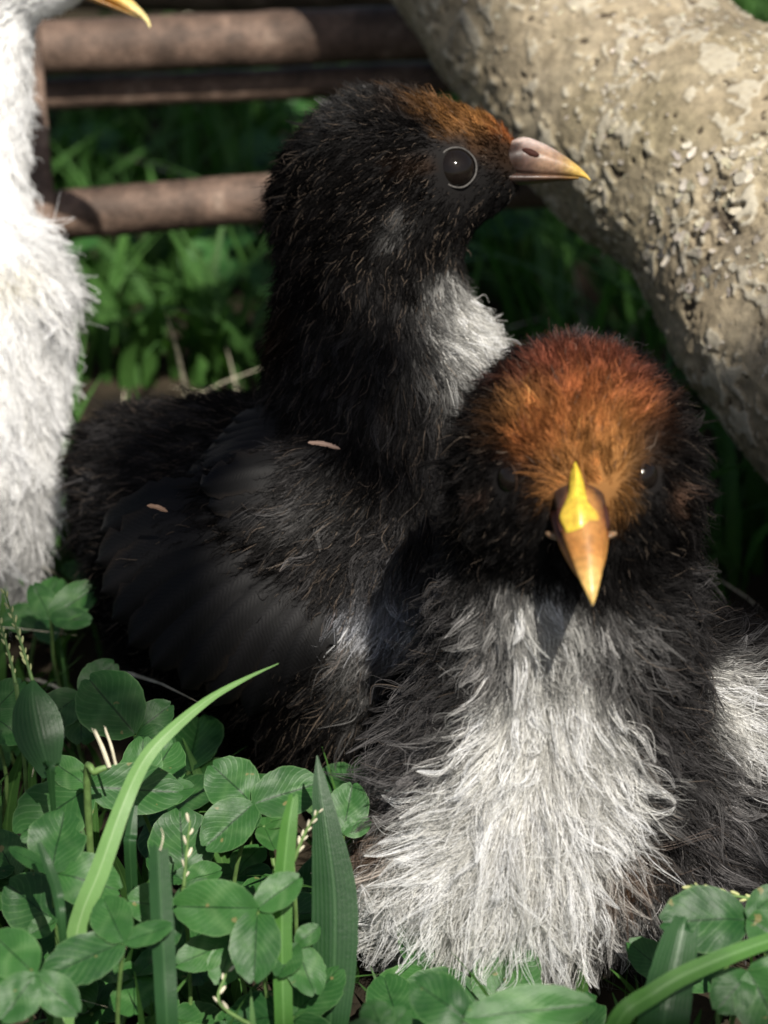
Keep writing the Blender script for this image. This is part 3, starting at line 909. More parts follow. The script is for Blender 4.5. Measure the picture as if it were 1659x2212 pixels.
    for (x, y, L, c) in ((700, 962, 72, (0.28, 0.19, 0.15)), (340, 1098, 46, (0.16, 0.10, 0.07))):   # two buff-tipped ones
        a = at(x + L * 0.5, y + 8, 48.1); b = at(x - L * 0.5, y - 6, 48.1)
        feather(wing, [a, 0.5 * (a + b) + cv(0, 0.03, 0.05), b], 0.038, -F_, np.array(c))
    tail = put(bpy.data.objects.new("tail", None), None, root)
    for i in range(6):
        a = at(330, 985 + 20 * i, 52.6 - 0.1 * i); b = at(150 + 9 * (i - 2) ** 2, 925 + 42 * i, 53.2 - 0.2 * i)
        feather(tail, [a, 0.5 * (a + b) + cv(0, 0.1, 0.1), b], 0.33, -F_ + 0.4 * U_, np.array([0.006, 0.0055, 0.0055]))
    return root


# ---- dark chick facing the viewer
def facing_chick():
    H = at(1245, 978, 43.4)
    FCH = CHAR * 1.45
    FRU, FOR, FRB = RUST * 1.0, ORNG * 0.85, RDBR * 1.05
    B = Body(0.65)
    B.add(H, (1.64, 1.66, 1.5), np.array([R_, U_, -F_]))
    B.add(H + cv(0.02, -0.50, 0.85), (0.80, 0.75, 0.72), np.array([R_, U_, -F_]))
    B.add(H + cv(0.0, -0.85, -0.1), (1.62, 1.05, 1.25), np.array([R_, U_, -F_]))
    B.limb(at(1245, 1225, 44.4), at(1200, 1500, 45.6), 1.62, 1.95, 4)
    B.add(at(1150, 1700, 45.8), (2.2, 2.2, 2.0), np.array([R_, U_, -F_]))
    B.add(at(1085, 1890, 45.6), (2.0, 1.4, 1.6), np.array([R_, U_, -F_]))
    B.add(at(1400, 1640, 47.6), 2.55)
    B.add(at(1680, 1640, 50.2), (2.7, 2.4, 2.4), np.array([R_, U_, -F_]))
    B.add(at(1420, 1880, 46.6), 1.45)
    B.add(at(1600, 1620, 47.0), (1.0, 1.6, 0.9), np.array([nrm(cv(1, -0.2, -0.4)), U_, nrm(cv(0.4, 0, 1))]))
    V, Fq = B.build()
    base = np.array([at(1250, 1750, 46.5)[0], at(1250, 1750, 46.5)[1], 0.0])
    root = empty("chick", base, "chick facing the viewer with rusty brown forehead, yellow beak and white breast", "chick", "fluffy chicks sitting in the clover")
    bbase = at(1253, 1112, 41.75); bf = cv(0.07, -0.76, 0.64); bup = cv(0.0, 0.62, 0.78)
    eyes = [snap(B, 1092, 1035, 42.5, 0.15), snap(B, 1404, 1028, 42.5, 0.15)]
    sx = 0.0069
    pal = [
        (H + cv(0, 1.7, 0.2), 0.5, FCH), (H + cv(-1.0, 1.25, 0.3), 0.5, BLK * 1.5), (H + cv(1.0, 1.25, 0.3), 0.5, BLK * 1.5), (H + cv(0, 0.9, -1.3), 1.0, BLK * 1.5),
        (H + cv(0.0, 1.2, 0.95), 0.40, FRB), (H + cv(-0.55, 1.0, 1.0), 0.40, FRB * 1.2), (H + cv(0.55, 1.0, 1.0), 0.40, FRB * 1.1),
        (H + cv(-0.78, 0.55, 1.2), 0.34, FOR * 0.85), (H + cv(0.78, 0.55, 1.2), 0.34, FRU * 1.0), (H + cv(-1.3, 0.7, 0.8), 0.42, BLK * 1.5), (H + cv(1.3, 0.7, 0.8), 0.42, BLK * 1.5), (H + cv(0.0, 0.70, 1.35), 0.5, FRU * 0.9),
        (H + cv(-0.45, 0.15, 1.35), 0.42, FRU), (H + cv(0.5, 0.2, 1.35), 0.42, FOR * 0.9), (H + cv(0.0, 0.0, 1.5), 0.4, FOR * 0.75), (H + cv(-0.35, -0.35, 1.4), 0.3, FOR * 0.6), (H + cv(0.35, -0.35, 1.4), 0.3, FOR * 0.7),
        (H + cv(-1.2, -0.15, 1.0), 0.40, BLK), (H + cv(1.2, -0.12, 1.0), 0.40, BLK), (H + cv(-0.85, -0.45, 1.2), 0.30, BLK), (H + cv(0.85, -0.45, 1.2), 0.30, BLK), (H + cv(-1.05, -0.6, 0.9), 0.3, BLK), (H + cv(1.05, -0.6, 0.9), 0.3, BLK),
        (H + cv(-1.55, 0.4, 0.5), 0.8, BLK * 1.3), (H + cv(1.55, 0.4, 0.5), 0.8, BLK * 1.5), (eyes[0][0], 0.30, BLK), (eyes[1][0], 0.30, BLK), (at(1042, 1068, 42.6), 0.12, np.array([0.12, 0.07, 0.05])), (at(1446, 1080, 42.6), 0.14, np.array([0.20, 0.11, 0.07])), (at(1375, 1075, 42.0), 0.12, np.array([0.22, 0.13, 0.06])), (H + cv(-1.2, -1.0, 0.7), 0.6, BLK), (H + cv(1.2, -1.0, 0.7), 0.6, BLK),
        (H + cv(0.0, -1.35, 1.1), 0.5, BLK * 1.3), (H + cv(-0.7, -1.2, 1.1), 0.45, BLK), (H + cv(0.7, -1.2, 1.1), 0.45, BLK),
        (at(1180, 1385, 43.2), 0.45, WHT * 0.5), (at(1070, 1370, 43.4), 0.40, GREY * 1.3), (at(1310, 1370, 43.4), 0.40, GREY * 0.9), (at(1420, 1370, 43.7), 0.6, FCH), (at(1195, 1500, 43.4), 0.42, WHT * 0.66), (at(1215, 1590, 43.4), 0.42, WHT * 0.85),
        (at(960, 1400, 44.2), 0.7, FCH), (at(950, 1550, 44.6), 0.65, FCH * 1.6), (at(1400, 1500, 44.6), 0.7, FCH * 1.4), (at(1420, 1620, 44.7), 0.6, FCH * 1.2),
        (at(1150, 1640, 43.6), 0.62, WHT * 0.9), (at(1250, 1680, 43.7), 0.5, WHT * 0.9), (at(1060, 1700, 43.8), 0.5, WHT * 0.75), (at(900, 1680, 44.6), 0.55, FCH * 2.2), (at(850, 1800, 45.0), 0.4, BRN * 1.8),
        (at(1100, 1850, 43.7), 0.75, WHT), (at(950, 1900, 44.3), 0.7, WHT * 0.95), (at(1000, 2030, 44.2), 0.8, WHT), (at(1200, 2000, 44.1), 0.6, WHT * 0.9), (at(1330, 2020, 44.5), 0.5, GREY * 1.7),
        (at(1300, 1760, 43.9), 0.4, WHT * 0.75), (at(1330, 1850, 44.4), 0.32, BRN * 1.3), (at(1420, 1840, 45.0), 0.5, FCH * 0.9), (at(1400, 1950, 45.0), 0.45, GREY * 0.8),
        (at(1540, 1560, 45.9), 0.50, WHT), (at(1550, 1650, 45.9), 0.4, WHT * 0.8), (at(1480, 1580, 45.6), 0.35, BLK * 1.5), (at(1620, 1480, 46.6), 0.6, FCH * 1.3), (at(1560, 1800, 45.6), 0.8, FCH * 2.2), (at(1680, 1650, 47), 0.8, BLK * 1.4),
        (at(1100, 2120, 44.6), 0.5, GREY * 1.2), (at(1300, 2130, 45.0), 0.6, FCH), (base + np.array([3, 6, 4.0]), 3.0, BLK), (at(1300, 1300, 46), 1.2, BLK * 1.5),
    ]
    g = lambda r, u, t=0.0: cv(r, u, t)
    groom = [
        (H + cv(0, 0.2, 1.5), 0.5, g(0, 1, -0.2), 0.36, 0.22), (H + cv(-0.5, 0.5, 1.3), 0.5, g(-0.5, 0.85), 0.38, 0.24), (H + cv(0.5, 0.5, 1.3), 0.5, g(0.5, 0.85), 0.38, 0.24),
        (H + cv(0, 1.2, 0.9), 0.6, g(0, 0.8, -0.6), 0.38, 0.45), (H + cv(0, 1.7, -0.2), 0.8, g(0, 0.1, -1), 0.42, 0.7), (H + cv(-1.2, 1.0, 0.3), 0.7, g(-0.8, 0.3, -0.5), 0.42, 0.6), (H + cv(1.2, 1.0, 0.3), 0.7, g(0.8, 0.3, -0.5), 0.42, 0.6),
        (H + cv(-1.6, 0, 0), 0.8, g(-0.3, -0.6, -0.7), 0.62, 0.65), (H + cv(1.6, 0, 0), 0.8, g(0.3, -0.6, -0.7), 0.62, 0.65), (H + cv(-1.0, -0.8, 0.9), 0.6, g(-0.7, -0.7, -0.2), 0.34, 0.3), (H + cv(1.0, -0.8, 0.9), 0.6, g(0.7, -0.7, -0.2), 0.34, 0.3),
        (H + cv(0, -1.4, 1.2), 0.5, g(0, -1, 0), 0.36, 0.3), (at(1180, 1430, 43.4), 0.8, g(0.0, -1, 0.1), 0.6, 0.32), (at(1000, 1420, 44), 0.8, g(-0.8, -0.6), 0.75, 0.4), (at(1380, 1420, 44), 0.8, g(0.85, -0.5), 0.75, 0.4),
        (at(1100, 1650, 43.5), 0.6, g(-0.6, -0.85, 0.1), 1.1, 0.40), (at(1240, 1650, 43.5), 0.6, g(0.55, -0.85, 0.1), 1.1, 0.40), (at(950, 1650, 44.4), 0.9, g(-0.92, -0.4), 1.0, 0.45), (at(1380, 1640, 44.3), 0.8, g(0.95, -0.3), 1.0, 0.40),
        (at(1080, 1850, 43.6), 0.7, g(-0.45, -0.9, 0.2), 1.25, 0.45), (at(1190, 1850, 43.6), 0.5, g(0.1, -1, 0.2), 1.15, 0.45), (at(880, 1850, 44.5), 0.8, g(-0.9, -0.45), 1.05, 0.5), (at(1290, 1790, 43.8), 0.6, g(0.6, -0.85, 0.1), 0.95, 0.45), (at(1000, 2020, 44.3), 0.8, g(-0.45, -0.92), 1.25, 0.45),
        (at(1250, 2020, 44.3), 0.8, g(0.15, -1), 0.95, 0.45), (at(1400, 1950, 45), 0.7, g(0.35, -0.95), 0.85, 0.4), (at(1560, 1600, 46), 0.8, g(0.8, -0.5), 0.85, 0.45), (at(1650, 1450, 47), 1.0, g(0.85, 0.2), 0.8, 0.6), (at(1560, 1820, 45.6), 0.9, g(0.8, -0.6), 0.9, 0.3),
        (base + np.array([3, 6, 4.0]), 3.0, g(0.6, -0.1, -0.8), 0.7, 0.4),
    ]
    skip = [(eyes[0][0], 0.25), (eyes[1][0], 0.25), (bbase + nrm(bf) * 0.25, 0.46)]
    mesh("body", V, Fq, M_SKIN, root, attrs={"down_color": ('FLOAT_COLOR', paint(V, pal, 0.2, 2))})
    down("down", B, V, Fq, root, 190000, groom, pal, 2, skip, lights=0.03, rad=0.0056, clump=15, warp=0.2, wispy=0.45, curl=1.7, vary=0.38, base=0.94, under=0.45, dense=[(H, 1.9, 1.8)])
    beak(root, bbase, bf, bup, 1.60, 0.74, 0.36,
         (np.array([0.11, 0.03, 0.012]), np.array([0.34, 0.145, 0.035]), np.array([0.60, 0.38, 0.12]), np.array([0.38, 0.18, 0.05])), 0.8, (0.8, 1.28, (0.9, 0.95, 0.9)))
    for c, o in eyes:
        eye(root, c, nrm(o + cv(0.5 * np.sign(c[0] - H[0]), -0.1, 0)), 0.265, 0.018, M_LIDD)
    # yellow fleshy ridge from forehead to nostrils
    tip = at(1240, 968, 41.95); lowp = at(1254, 1142, 41.15)
    fw = lowp - tip; L = np.linalg.norm(fw)
    secs = np.array([[-0.08, -0.2, 0.0, 0.01], [0.15, -0.2, 0.06, 0.06], [0.4, -0.2, 0.11, 0.11], [0.56, -0.2, 0.13, 0.14], [0.70, -0.2, 0.12, 0.22], [0.84, -0.2, 0.10, 0.30], [0.96, -0.2, 0.05, 0.24], [1.02, -0.2, 0.0, 0.2]]) * np.array([L, 1, 1, 1])
    v, f = loft(tip, fw, nrm(np.cross(np.cross(fw, -F_), fw)), secs, 24, 2.0)
    v = v + 0.02 * vnoise3(v, 3.5, 8)
    mesh("comb", v, f, M_BEAK, root, attrs={"horn": ('FLOAT_COLOR', np.array([0.60, 0.44, 0.045]) + (np.array([0.42, 0.19, 0.04]) - np.array([0.60, 0.44, 0.045])) * np.clip(sstep(0.2, 0.36, np.abs((v - tip) @ R_)) * 0.7 + 0.25 * (vnoise(v, 3.0, 9) > 0.1), 0, 1)[:, None])})
    for sx in (-1, 1):                                       # fleshy corners of the mouth
        c = bbase + cv(0.39 * sx + 0.02, -0.30, -0.06)
        v, f = blob(c, (0.15, 0.06, 0.12), np.array([nrm(cv(sx, 0.35, -0.6)), nrm(cv(-0.35 * sx, 1, 0.2)), nrm(cv(0.5 * sx, 0.0, 1))]))
        mesh("gape", v, f, M_BEAK, root, attrs={"horn": ('FLOAT_COLOR', np.tile([0.20, 0.125, 0.07], (len(v), 1)))})
    return root


# ---- white chick cut by the frame
def white_chick():
    H = at(-25, -135, 54.5)
    B = Body(0.7)
    B.add(H, (1.6, 1.5, 1.45), np.array([R_, U_, -F_]))
    B.add(at(110, -70, 54.2), (0.85, 0.75, 0.7), np.array([R_, U_, -F_]))
    B.limb(at(-75, 60, 54.8), at(-115, 420, 55.2), 1.15, 1.35, 4)
    B.add(at(-60, 640, 54.8), 1.75)
    B.add(at(-90, 830, 55.2), 1.95)
    B.add(at(-330, 800, 57.5), (3.4, 2.4, 2.5), np.array([R_, U_, -F_]))
    B.add(at(-620, 740, 59.5), (2.2, 1.7, 1.8), np.array([R_, U_, -F_]))
    B.limb(at(-30, 1010, 55.0), at(10, 1240, 54.7), 1.1, 0.45, 4)
    B.limb(at(-240, 1010, 57.5), at(-220, 1240, 57.2), 1.1, 0.45, 4)
    V, Fq = B.build()
    foot = at(15, 1240, 54.7)
    base = np.array([foot[0] - 1, foot[1] + 1, 0.0])
    root = empty("chick", base, "white chick with pale orange beak, cut off by the picture edge", "chick", "fluffy chicks sitting in the clover")
    bbase = at(160, -28, 53.9); bf = cv(0.90, -0.42, 0.10)
    W0 = np.array([0.95, 0.945, 0.93])
    pal = [(at(-60, 640, 53), 2.0, W0), (H, 2.0, W0 * 0.85), (at(0, 1150, 53.5), 0.8, W0 * 0.4), (at(70, 1000, 53.6), 0.6, W0 * 0.7), (at(30, 600, 53.2), 0.3, np.array([0.75, 0.66, 0.42])), (at(100, 830, 53.5), 0.35, W0 * 0.45), (at(-400, 800, 56), 3.0, W0)]  # white dimmed lower down, its shade put into the down colour
    groom = [(H + cv(0.5, -0.8, 1.0), 1.0, cv(-0.9, -0.3, 0), 0.3, 0.3), (at(-40, 250, 53.8), 1.0, cv(-0.2, -1, 0), 0.42, 0.35), (at(60, 560, 53.4), 1.0, cv(0.6, -0.8, 0.1), 0.8, 0.55), (at(0, 750, 53), 1.2, cv(0.1, -1, 0.1), 0.85, 0.4),
             (at(60, 950, 53.6), 1.0, cv(0.1, -1, 0), 0.9, 0.4), (at(0, 1150, 53.8), 1.0, cv(0, -1, 0), 0.8, 0.3), (at(-400, 800, 56), 3.0, cv(-0.9, -0.3, 0), 0.7, 0.3)]
    skip = [(bbase + nrm(bf) * 0.2, 0.5)]
    eyec = at(60, -150, 53.2)
    skip.append((eyec, 0.38))
    mesh("body", V, Fq, M_SKIN, root, attrs={"down_color": ('FLOAT_COLOR', paint(V, pal, 0.2, 3))})
    down("down", B, V, Fq, root, 70000, groom, pal, 3, skip, lights=0.0, rad=0.0075, clump=11, wispy=0.35, stray=0.14, curl=2.0, vary=0.10, base=1.0)
    beak(root, bbase, bf, cv(0.40, 0.9, 0.1), 1.62, 0.80, 0.36,
         (np.array([0.50, 0.26, 0.09]), np.array([0.66, 0.36, 0.07]), np.array([0.80, 0.66, 0.30]), np.array([0.70, 0.50, 0.18])), 1.2)
    eye(root, eyec, cv(0.1, 0.05, 1), 0.33, 0.03)
    for k, fp in enumerate((foot, at(-220, 1240, 57.2))):
        leg = put(bpy.data.objects.new("leg", None), None, root)
        ank = np.array([fp[0] - 0.2, fp[1] + 0.5, 0.35])
        v, f = tube([fp + np.array([0, 0, 0.4]), fp, 0.5 * (fp + ank), ank], [0.22, 0.17, 0.15, 0.17], 10, 12)
        mesh("shank", v, f, M_LEG, leg)
        for a_ in (-0.5, 0.0, 0.5, 3.14):
            d = np.array([math.cos(a_), math.sin(a_) * 0.9, 0]) * (0.7 if a_ > 3 else 1.3)
            v, f = tube([ank, ank + 0.5 * d + [0, 0, -0.05], ank + d + [0, 0, -0.25]], [0.14, 0.11, 0.05], 8, 8)
            mesh("toe", v, f, M_LEG, leg)
    return root


side_chick()
facing_chick()
white_chick()


# ------------------------------------------------------------------ clover and grass in front
def leaflet_geo(seed, fold=0.22, cup=0.10, bite=False):
    """unit leaflet: base at origin, along +y, broad side to +z"""
    rs = np.random.default_rng(seed)
    nu, nv = 13, 15
    v = np.linspace(0, 1, nv); u = np.linspace(-1, 1, nu)
    prof = 0.50 * np.sin(np.pi * np.clip(v, 0, 1) ** 0.86) ** 0.56 * (0.80 + 0.30 * v)
    prof[0] = 0.012; prof[-1] = 0.10
    U, Vv = np.meshgrid(u, v)
    x = U * prof[:, None]
    y = Vv - 0.03 * np.abs(U) ** 2 * (1 - Vv) - 0.05 * np.exp(-(U / 0.3) ** 2) * sstep(0.85, 1.0, Vv)
    edge = np.abs(U) > 0.99
    x = x * (1 + edge * 0.018 * rs.normal(size=x.shape)); y = y + edge * 0.012 * rs.normal(size=x.shape)
    if bite:
        k = sstep(0.55, 0.7, Vv) * (1 - sstep(0.74, 0.86, Vv)) * (U > 0.3)
        x = x * (1 - 0.42 * k * (U - 0.3) / 0.7)
    z = fold * np.abs(x) - cup * (y - 0.5) ** 2 - 0.12 * x ** 2
    P = np.stack([x, y, 0 * x + seed], -1)
    z = z + 0.045 * vnoise(P, 3.0, seed) + 0.015 * vnoise(P, 9.0, seed + 1) - 0.006 * np.exp(-(U / 0.12) ** 2)
    L = np.stack([U, Vv, 0 * U], -1).reshape(-1, 3)
    return np.stack([x, y, z], -1).reshape(-1, 3), grid_faces(nv, nu), L


LEAFV = [leaflet_geo(100 + i, f, c, b) for i, (f, c, b) in enumerate([(0.22, 0.10, 0), (0.10, 0.18, 0), (0.32, 0.06, 0), (0.16, -0.10, 0), (0.25, 0.15, 1), (0.05, 0.05, 0)])]
UPN = nrm(np.array([0.0, -0.62, 0.78]))


def leaf_world(base, tip, normal, wr, var):
    v, f, L = LEAFV[var]
    y = tip - base; ln = np.linalg.norm(y); y = y / ln
    x = nrm(np.cross(y, normal)); z = np.cross(x, y)
    s = ln
    W = base + s * (v[:, :1] * wr * x + v[:, 1:2] * y + v[:, 2:3] * z * min(wr, 1))
    return W, f, L


def img_vec(J, tx, ty, normal):
    """from J to the point of the leaf's own plane that appears at tx, ty"""
    k = F_ + (tx - 829.5) / FOC * R_ + (1106.0 - ty) / FOC * U_
    t = ((J - EYE) @ normal) / (k @ normal)
    return EYE + t * k


def clover(label, jx, jy, z, leaves, tilt=(0, 0)):
    J = atz(jx, jy, z)
    rs = np.random.default_rng(int(jx * 7 + jy))
    root = empty("clover", np.array([J[0] + rs.uniform(-.4, .4), J[1] + rs.uniform(-.2, .6), 0.0]), label, "clover", "clover sprigs in front of the chicks")
    foot = ORIG[root.name]
    v, f = tube([foot, 0.5 * (foot + J) + np.array([rs.uniform(-.25, .25), rs.uniform(-.1, .3), 0]), J - np.array([0, 0, 0.02])], [0.042, 0.036, 0.032], 8, 12)
    mesh("stem", v, f, M_STEM, root)
    for i, lf in enumerate(leaves):
        tx, ty, wr = lf[:3]
        dn = np.array(lf[3]) if len(lf) > 3 else np.zeros(3)
        var = lf[4] if len(lf) > 4 else int(rs.integers(0, 4))
        nrml = nrm(UPN + dn + np.array([tilt[0], tilt[1], 0]) + rs.normal(size=3) * 0.10)
        T = img_vec(J, tx, ty, nrml)
        W, f, L = leaf_world(J, T, nrml, wr, var)
        L = L.copy(); L[:, 2] = rs.random()
        mesh("leaflet", W, f, M_CLOVER, root, attrs={"leaf": ('FLOAT_VECTOR', L)})
    return root


clover("three-leaf clover standing alone against the dark flank of the side-on chick", 547, 1737, 3.2, [(455, 1650, 1.0), (692, 1690, 0.78), (440, 1832, 0.80)])
clover("clover under the split dry straw, its wide right leaflet crossed by the long blade", 190, 1700, 3.4, [(396, 1712, 0.60), (38, 1805, 0.86), (110, 1640, 0.7)])
clover("clover with a pale notched leaflet beside a short dark grass stub", 112, 1882, 3.2, [(140, 1748, 0.95, (0, 0, 0), 4), (262, 1925, 0.80), (18, 1832, 0.35, (0.3, 0, -0.3))])
clover("clover with a broad pale-veined leaflet behind the foot of the long blade", 266, 2034, 3.0, [(92, 2108, 0.66), (222, 1938, 0.85), (372, 1998, 0.55)])
clover("clover at the lower left corner with two light leaflets", 76, 2106, 3.0, [(-14, 2018, 0.85), (0, 2206, 0.85), (170, 2190, 0.7, (0, 0, -0.1))])
clover("clover with a scarred, pale-mottled leaflet between the two cut blades", 556, 1962, 3.1, [(374, 1958, 0.70), (650, 1893, 0.72), (548, 2125, 0.72)])
clover("clover leaf half hidden behind the dark cut blade", 376, 1960, 2.7, [(274, 1945, 0.95), (350, 2060, 0.6), (450, 1900, 0.6)])
clover("clover behind the small beaded seed spike", 398, 1905, 2.2, [(388, 1745, 0.92), (480, 1880, 0.8), (320, 1850, 0.8)])
clover("large folded clover leaflet in shade near the side-on chick's wing tips", 290, 1584, 2.8, [(188, 1462, 0.98, (0, -0.1, 0), 2), (372, 1520, 0.8), (380, 1610, 0.7)])
clover("clover in shade beside the broad dark blade, with a brown spot", 176, 1500, 2.6, [(92, 1560, 0.9), (175, 1608, 0.9), (250, 1430, 0.8)])
clover("bright clover leaf peeping out above the wide leaflet under the long blade", 300, 1725, 2.6, [(378, 1600, 0.85), (310, 1590, 0.7), (420, 1700, 0.6)])
clover("big toothed clover leaflet at the right, behind the torn cut blade", 1616, 1984, 3.0, [(1424, 1992, 0.82), (1722, 2055, 0.8), (1690, 1915, 0.7)])
clover("clover at the lower right corner with a yellow midrib", 1618, 2100, 2.7, [(1690, 2235, 1.0), (1545, 2185, 0.9), (1720, 2095, 0.7)])
clover("clover tucked under the facing chick's belly down", 1005, 2200, 2.6, [(1284, 2168, 0.42), (892, 2118, 0.85), (1090, 2270, 0.8)])
clover("small clover below the facing chick, left of its belly", 830, 2240, 2.4, [(800, 2160, 0.9), (880, 2178, 0.8), (740, 2230, 0.8)])
clover("small clover between the broad pointed blade and the facing chick's breast", 742, 1800, 2.8, [(762, 1690, 0.85), (800, 1770, 0.8), (690, 1780, 0.8)])
clover("dark clover leaf low behind the dark grass stub at the left edge", 118, 1990, 2.2, [(14, 1908, 1.0), (60, 2020, 0.8), (170, 1950, 0.8)])
clover("dark clover leaf below the scarred leaflet, right of the dark cut blade", 506, 2032, 2.3, [(378, 2085, 0.62), (470, 2130, 0.8), (560, 2000, 0.7)])
clover("clover leaf seen between the light cut blade and the broad pointed blade", 640, 2040, 2.4, [(682, 2150, 0.8), (600, 2110, 0.8), (690, 2000, 0.8)])
clover("clover at the left edge half covered by the broad dark blade", -20, 1545, 2.7, [(50, 1470, 0.8), (60, 1600, 0.9), (-80, 1500, 0.8)])
clover("sunlit clover leaf under the white chick, left of the black wing", 110, 1335, 2.4, [(215, 1262, 0.62), (70, 1260, 0.7), (200, 1340, 0.6)])


def ribbon(path, widths, facing, n=40, nc=7, fold=0.25, torn=0.0, seed=0, curl=0.0):
    """blade: path rows 3D (cm), half widths at the path points"""
    rs = np.random.default_rng(seed)
    Q = spline(np.column_stack([path, widths]), n)
    P, w = Q[:, :3], np.maximum(Q[:, 3], 0.004)
    T = nrm(np.gradient(P, axis=0)); s = nrm(np.cross(T, facing)); nn = np.cross(s, T)
    u = np.linspace(-1, 1, nc)
    w2 = w[:, None] * (1 + 0.012 * rs.normal(size=(n, 1)) * (np.abs(u) > 0.99)[None])
    V = P[:, None] + (w2 * u[None])[..., None] * s[:, None] - (fold * w[:, None] * (np.abs(u)[None] - 0.5))[..., None] * nn[:, None]
    if torn:
        V[-1] += T[-1] * (rs.uniform(-1, 1, (nc, 1)) * torn)
        V[-2] += T[-1] * (rs.uniform(-0.4, 0.4, (nc, 1)) * torn)
    L = np.stack(np.broadcast_arrays(u[None], np.linspace(0, 1, n)[:, None], 0.0), -1).reshape(-1, 3).copy()
    L[:, 2] = rs.random()
    return V.reshape(-1, 3), grid_faces(n, nc), L


def blade(label, pts, mat, seed, facing=None, torn=0.0, fold=0.25, name="grass_shoot"):
    """pts rows: x, y, distance, width (layout pixels); rooted straight down in the soil"""
    P = np.array([at(p[0], p[1], p[2]) for p in pts]); w = np.array([0.5 * p[3] * p[2] / FOC for p in pts])
    g = P[0].copy(); g[2] = -0.1; g[1] += 0.2
    if P[0][2] > 0.3:
        P = np.vstack([g, P]); w = np.concatenate([[w[0] * 0.8], w])
    v, f, L = ribbon(P, w, -F_ + 0.25 * U_ if facing is None else facing, seed=seed, torn=torn, fold=fold)
    return mesh(name, v, f, mat, origin=g, attrs={"leaf": ('FLOAT_VECTOR', L)}, label=label, cat="grass blade", group="grass blades in front of the chicks")


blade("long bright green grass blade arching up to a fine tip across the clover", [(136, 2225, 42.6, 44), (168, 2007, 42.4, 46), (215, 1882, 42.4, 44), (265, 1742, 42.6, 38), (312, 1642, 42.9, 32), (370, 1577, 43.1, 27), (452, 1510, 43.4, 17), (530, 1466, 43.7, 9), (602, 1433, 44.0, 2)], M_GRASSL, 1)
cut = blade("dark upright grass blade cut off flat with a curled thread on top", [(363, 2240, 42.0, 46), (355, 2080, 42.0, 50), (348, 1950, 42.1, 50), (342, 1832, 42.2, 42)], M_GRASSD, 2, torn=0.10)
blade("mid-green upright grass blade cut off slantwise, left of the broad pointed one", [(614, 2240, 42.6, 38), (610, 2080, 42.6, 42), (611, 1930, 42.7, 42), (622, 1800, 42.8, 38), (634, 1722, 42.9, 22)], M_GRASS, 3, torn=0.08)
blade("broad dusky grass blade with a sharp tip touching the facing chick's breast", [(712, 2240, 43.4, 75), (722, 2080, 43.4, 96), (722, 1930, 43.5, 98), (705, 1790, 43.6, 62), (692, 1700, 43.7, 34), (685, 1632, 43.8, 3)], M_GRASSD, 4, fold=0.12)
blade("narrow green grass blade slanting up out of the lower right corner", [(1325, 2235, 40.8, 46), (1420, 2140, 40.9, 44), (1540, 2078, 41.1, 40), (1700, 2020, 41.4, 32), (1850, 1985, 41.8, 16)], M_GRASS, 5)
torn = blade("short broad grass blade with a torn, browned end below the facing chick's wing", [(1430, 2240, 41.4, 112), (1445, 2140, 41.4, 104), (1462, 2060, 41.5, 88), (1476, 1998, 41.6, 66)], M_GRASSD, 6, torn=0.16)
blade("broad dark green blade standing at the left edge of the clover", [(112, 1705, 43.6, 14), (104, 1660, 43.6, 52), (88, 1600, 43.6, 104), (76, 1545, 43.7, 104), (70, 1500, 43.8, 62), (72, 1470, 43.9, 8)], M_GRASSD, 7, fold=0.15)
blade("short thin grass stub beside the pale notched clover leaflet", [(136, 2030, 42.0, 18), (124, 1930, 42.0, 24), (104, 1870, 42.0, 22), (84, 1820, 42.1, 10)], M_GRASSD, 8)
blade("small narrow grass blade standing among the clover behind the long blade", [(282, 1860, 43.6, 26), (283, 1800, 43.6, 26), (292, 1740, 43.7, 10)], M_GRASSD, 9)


v, f = tube([at(346, 1836, 42.15), at(351, 1818, 42.1), at(352, 1802, 42.1), at(347, 1788, 42.1)], [0.014, 0.010, 0.005], 6, 12)
mesh("thread", v, f, M_STRAW, cut)

def seed_spike(label, pts, mat, seeds, seed, group="seed spikes in the clover", sz=0.07):
    P = spline(np.array([at(*p) for p in pts]), 26)
    g = P[0].copy(); g[2] = 0
    root = empty("grass_seed_spike", g, label, "seed spike", group)
    path = np.vstack([g + [0, 0, -0.05], 0.5 * (g + P[0]) + [0.05, 0.05, 0], P]) if P[0][2] > 0.4 else P
    v, f = tube(spline(path, 40), [0.035, 0.026, 0.014], 7)
    mesh("stalk", v, f, M_STEM, root)
    rs = np.random.default_rng(seed)
    T = nrm(np.gradient(P, axis=0))
    for k in range(seeds):
        i = int(round(25 * (0.25 + 0.75 * k / max(seeds - 1, 1))))
        sd = nrm(np.cross(T[i], F_)) * (1 if k % 2 else -1)
        ax = nrm(T[i] + 0.35 * sd)
        A = axes_from(ax)
        s = sz * rs.uniform(0.6, 0.95)
        v, f = blob(P[i] + sd * s * 0.45 + ax * s * 0.6, (s * 0.42, s * 0.42, s * 1.15), A, 7, 6)
        v = v + 0.01 * vnoise3(v, 12, k)
        mesh("seed", v, f, mat, root)
    return root


